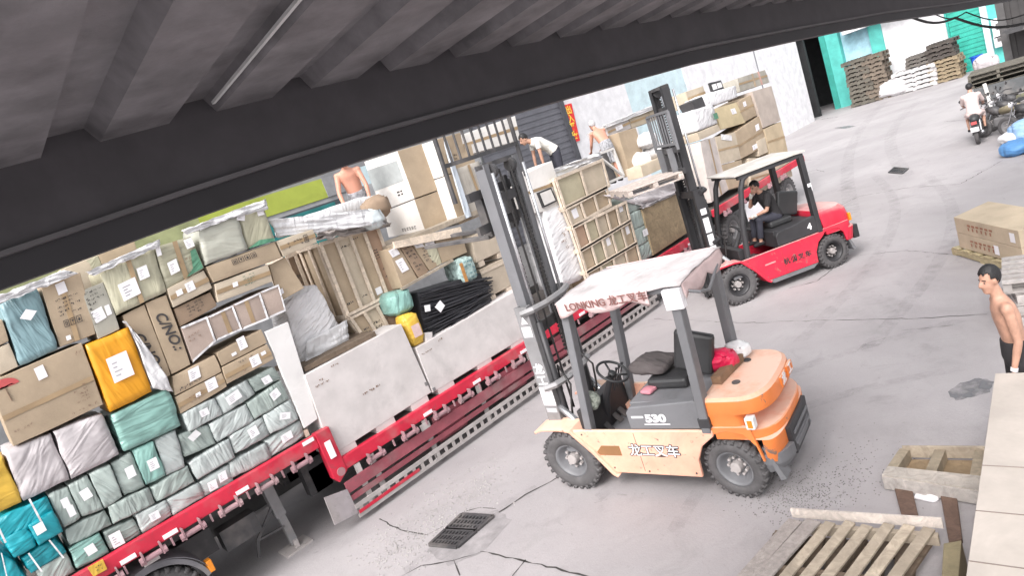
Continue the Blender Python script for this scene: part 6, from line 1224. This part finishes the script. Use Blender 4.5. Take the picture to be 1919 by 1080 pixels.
quadbox('plank', 'longer dark brown plank on the ground next to the huge plywood box', 'plank', ((1760, 916), (1791, 916), (1803, 1011), (1778, 1016)), .045, 0.001, DB, 'dark planks by the broken pallet')
quadbox('plank', 'split greenish plank end standing between the slatted pallet and the plywood box', 'plank', ((1768, 1019), (1802, 1013), (1796, 1090), (1764, 1090)), .26, .02, mat('olive_plank', (.30, .25, .15), .8, 'wood', bump=.25))
p = PZ((1738, 932), 0); lump('paper_scrap', 'crumpled white paper scrap between the two dark planks', 'paper', (p.x, p.y, 0), (.16, .18, .03), PAPER, .03, 9, 6, 71)
# ---------------------------------------------------------------- motorbikes, tricycle and the dark shed at the far right
def motorbike(label, loc, rz, seatm, group=None, box=True):
    t = thing('motorbike', label, 'motorbike', loc, rz, group)
    for x in (.62, -.62): wheel(t, (x, 0, .30), (0, 1, 0), .30, .11, .62, STEEL, 5, False, .01)
    for s in (1, -1): MB().tube([(.62, s*.07, .30), (.48, s*.07, .62), (.36, s*.07, .95)], .022, 8).build('fork_tube', CHROME, t); MB().tube([(-.62, s*.09, .30), (-.15, s*.10, .32)], .02, 6).build('swing_arm', DSTEEL, t); MB().tube([(-.52, s*.11, .38), (-.40, s*.11, .68)], .03, 8).build('shock', CHROME, t)
    MB().tube([(.36, 0, .9), (.12, 0, .55), (-.1, 0, .36), (-.35, 0, .55), (-.75, 0, .70)], .04, 8).build('frame', DSTEEL, t, smooth=True)
    MB().tube([(-.78, 0, .74), (-.4, 0, .77), (-.05, 0, .72)], [.10, .13, .11], 10).build('seat', seatm, t, smooth=True); MB().tube([(.34, 0, .84), (.2, 0, .78), (-.02, 0, .70)], [.07, .13, .10], 12).build('fuel_tank', DSTEEL if box else INKR, t, smooth=True)
    MB().box((-.02, 0, .42), (.34, .26, .26)).build('engine', STEEL, t, bevel=.04); MB().tube([(.1, -.14, .30), (-.3, -.15, .28), (-.85, -.16, .38)], [.025, .035, .05], 8).build('exhaust', CHROME, t, smooth=True)
    MB().tube([(.24, .34, 1.02), (.36, .2, 1.05), (.38, 0, 1.0), (.36, -.2, 1.05), (.24, -.34, 1.02)], .016, 8).build('handlebar', DSTEEL, t, smooth=True)
    for s in (1, -1): MB().tube([(.34, s*.24, 1.05), (.36, s*.30, 1.22)], .008, 5).build('mirror_stem', DSTEEL, t).parent = t; MB().lathe([(.001, 0), (.055, 0), (.05, .02)], (.36, s*.31, 1.24), (-1, 0, 0), 12).build('mirror', DSTEEL, t)
    MB().lathe([(.001, .03), (.085, .03), (.09, 0), (.05, -.08)], (.46, 0, .92), (1, 0, 0), 14).build('headlight', PAPER, t)
    MB().grid(lambda u, v: Vector((-.62-.36*math.cos(PI*(.1+.7*u)), -.08+.16*v, .30+.36*math.sin(PI*(.1+.7*u)))), 10, 1, (0, 0, .01)).build('rear_mudguard', DSTEEL, t)
    MB().box((-.98, 0, .50), (.02, .20, .13)).build('number_plate', PAPER, t); MB().box((-.90, 0, .68), (.06, .14, .08)).build('tail_light', INKR, t)
    if box: MB().box((-.80, 0, .86), (.20, .22, .14)).build('rear_rack', STEEL, t, bevel=.02)
    return t
p = PZ((1836, 262), 0); sc0 = motorbike('dark scooter ridden off towards the parked motorbikes', (p.x, p.y, 0), rad(8), BLACKP, None, False)
L = {'hipL': (0, .10, .90), 'hipR': (0, -.10, .90), 'knL': (.36, .20, .84), 'knR': (.36, -.20, .84), 'anL': (.22, .20, .42), 'anR': (.22, -.20, .42), 'toL': (.36, .21, .38), 'toR': (.36, -.21, .38)}
J = base_pose(7, ((.18, .24, -.24, .42, .22, -.34), (.18, -.24, -.24, .42, -.22, -.34)), L, .05, 8)
person('rider in a pale shirt on the dark scooter seen from behind', (p.x-.28, p.y-.04, -.02), rad(8), J, SKIN, .016, LIGHTP, LIGHTP, HAIR, (0, 0), BLK, 0, 1.0, False, 1.3, .9)
mg = 'motorbikes parked at the yard side'
for k, (px, py, a, sm, lab) in enumerate(((1882, 252, 62, mat('tan_seat', (.35, .30, .2), .6), 'parked motorbike with a tan seat nearest the scooter rider'), (1900, 240, 70, BLACKP, 'parked black motorbike behind the tan seated one'), (1912, 226, 74, mat('olive_seat', (.22, .21, .14), .6), 'parked motorbike with an olive seat beside the dark tricycle'), (1938, 250, 66, BLACKP, 'parked motorbike cut by the picture edge above the blue bags'))):
    p = PZ((px, py), 0); motorbike(lab, (p.x, p.y, 0), rad(a), sm, mg)
for k, (px, py, d, m, lab) in enumerate(((1912, 288, (.5, .7, .36), mat('blue_sheet', (.10, .27, .55), .5, 'wrap', bump=.8), 'crumpled bright blue sheet heap in front of the parked motorbikes'), (1922, 262, (.5, .6, .5), mat('pale_blue_sheet', (.30, .48, .74), .4, 'wrap', bump=.8), 'pale blue sack heaped behind the bright blue sheet'), (1898, 268, (.4, .5, .3), FILM, 'small white bag between the blue sheet and the motorbikes'))):
    p = PZ((px, py), 0); lump('plastic_heap', lab, 'plastic sheet', (p.x, p.y, 0), d, m, .15, 3.2, 9, 80+k)
p = PZ((1890, 205), 0); ct = thing('cargo_tricycle', 'dark steel cargo tricycle parked beside the motorbikes with boards on its bed', 'tricycle', (p.x, p.y, 0), rad(8))
for s in (1, -1): wheel(ct, (-.5, s*.62, .33), (0, s, 0), .33, .16, .6, STEEL, 6, False)
wheel(ct, (1.55, 0, .33), (0, 1, 0), .33, .13, .6, STEEL, 6, False)
MB().b2((-1.15, -.8, .62), (.75, .8, .68)).build('bed_floor', DSTEEL, ct)
for s in (1, -1): MB().b2((-1.15, s*.77-.03, .681), (.75, s*.77+.03, 1.15)).build('bed_side', mat('grey_bed', (.10, .105, .11), .55, 'worn'), ct, bevel=.01)
MB().b2((-1.2, -.8, .681), (-1.151, .8, 1.15)).build('tail_board', mat('grey_bed', (.10, .105, .11), .55, 'worn'), ct, bevel=.01); MB().b2((.751, -.8, .681), (.8, .8, 1.4)).build('front_board', DSTEEL, ct)
MB().b2((-1.0, -.35, .45), (1.2, .35, .618)).build('chassis', DSTEEL, ct); MB().tube([(1.0, 0, .6), (1.3, 0, 1.0), (1.55, 0, .4)], .04, 8).build('front_fork', DSTEEL, ct); MB().tube([(1.1, .35, 1.15), (1.28, 0, 1.08), (1.1, -.35, 1.15)], .018, 8).build('handlebar', DSTEEL, ct); MB().box((.95, 0, .82), (.4, .4, .12)).build('seat', BLACKP, ct, bevel=.03)
bw = WM[ct.name] @ Vector((-.2, 0, 1.16)); src = pallet('pallet', 'dark pallet stacked across the tricycle bed', tuple(bw), rad(8), 1.9, 1.7, .15, WOODF, 6, 'pallets on the tricycle')
for k in (1, 2): dup(src, (bw.x+rnd.uniform(-.1, .1), bw.y+rnd.uniform(-.1, .1), bw.z+k*.155), rad(8+rnd.uniform(-5, 5)))
tag(MB().bar(PZ((1864, 222), 0)+Vector((0, 0, .02)), PZ((1864, 222), 0)+Vector((.1, .12, 1.25)), .10, .05).build('plank', WCARD), 'pale upright board leaning at the tricycle rear', 'plank')
sd_ = thing('shed', 'dark ribbed metal shed side beyond the tricycle at the far picture edge', 'shed', (30, 1, 0)); xS = 33.0
yl0 = PX((1885, 70), xS).y
m = MB()
for k in range(14): m.b2((xS+(.05 if k % 2 else 0), yl0-.28*(k+1)+.002, 0), (xS+.2, yl0-.28*k, 7.5))
m.build('ribbed_wall', mat('shed_steel', (.05, .046, .046), .6, 'stain'), sd_, True)
MB().b2((xS-.12, yl0-.12, 0), (xS+.25, yl0+.14, 7.6)).build('corner_post', mat('shed_post', (.09, .085, .085), .6, 'stain'), sd_, True)
MB().b2((xS-1.5, yl0-5, 2.4), (xS-.12, yl0-.15, 2.55)).build('shelf_roof', DSTEEL, sd_, True)
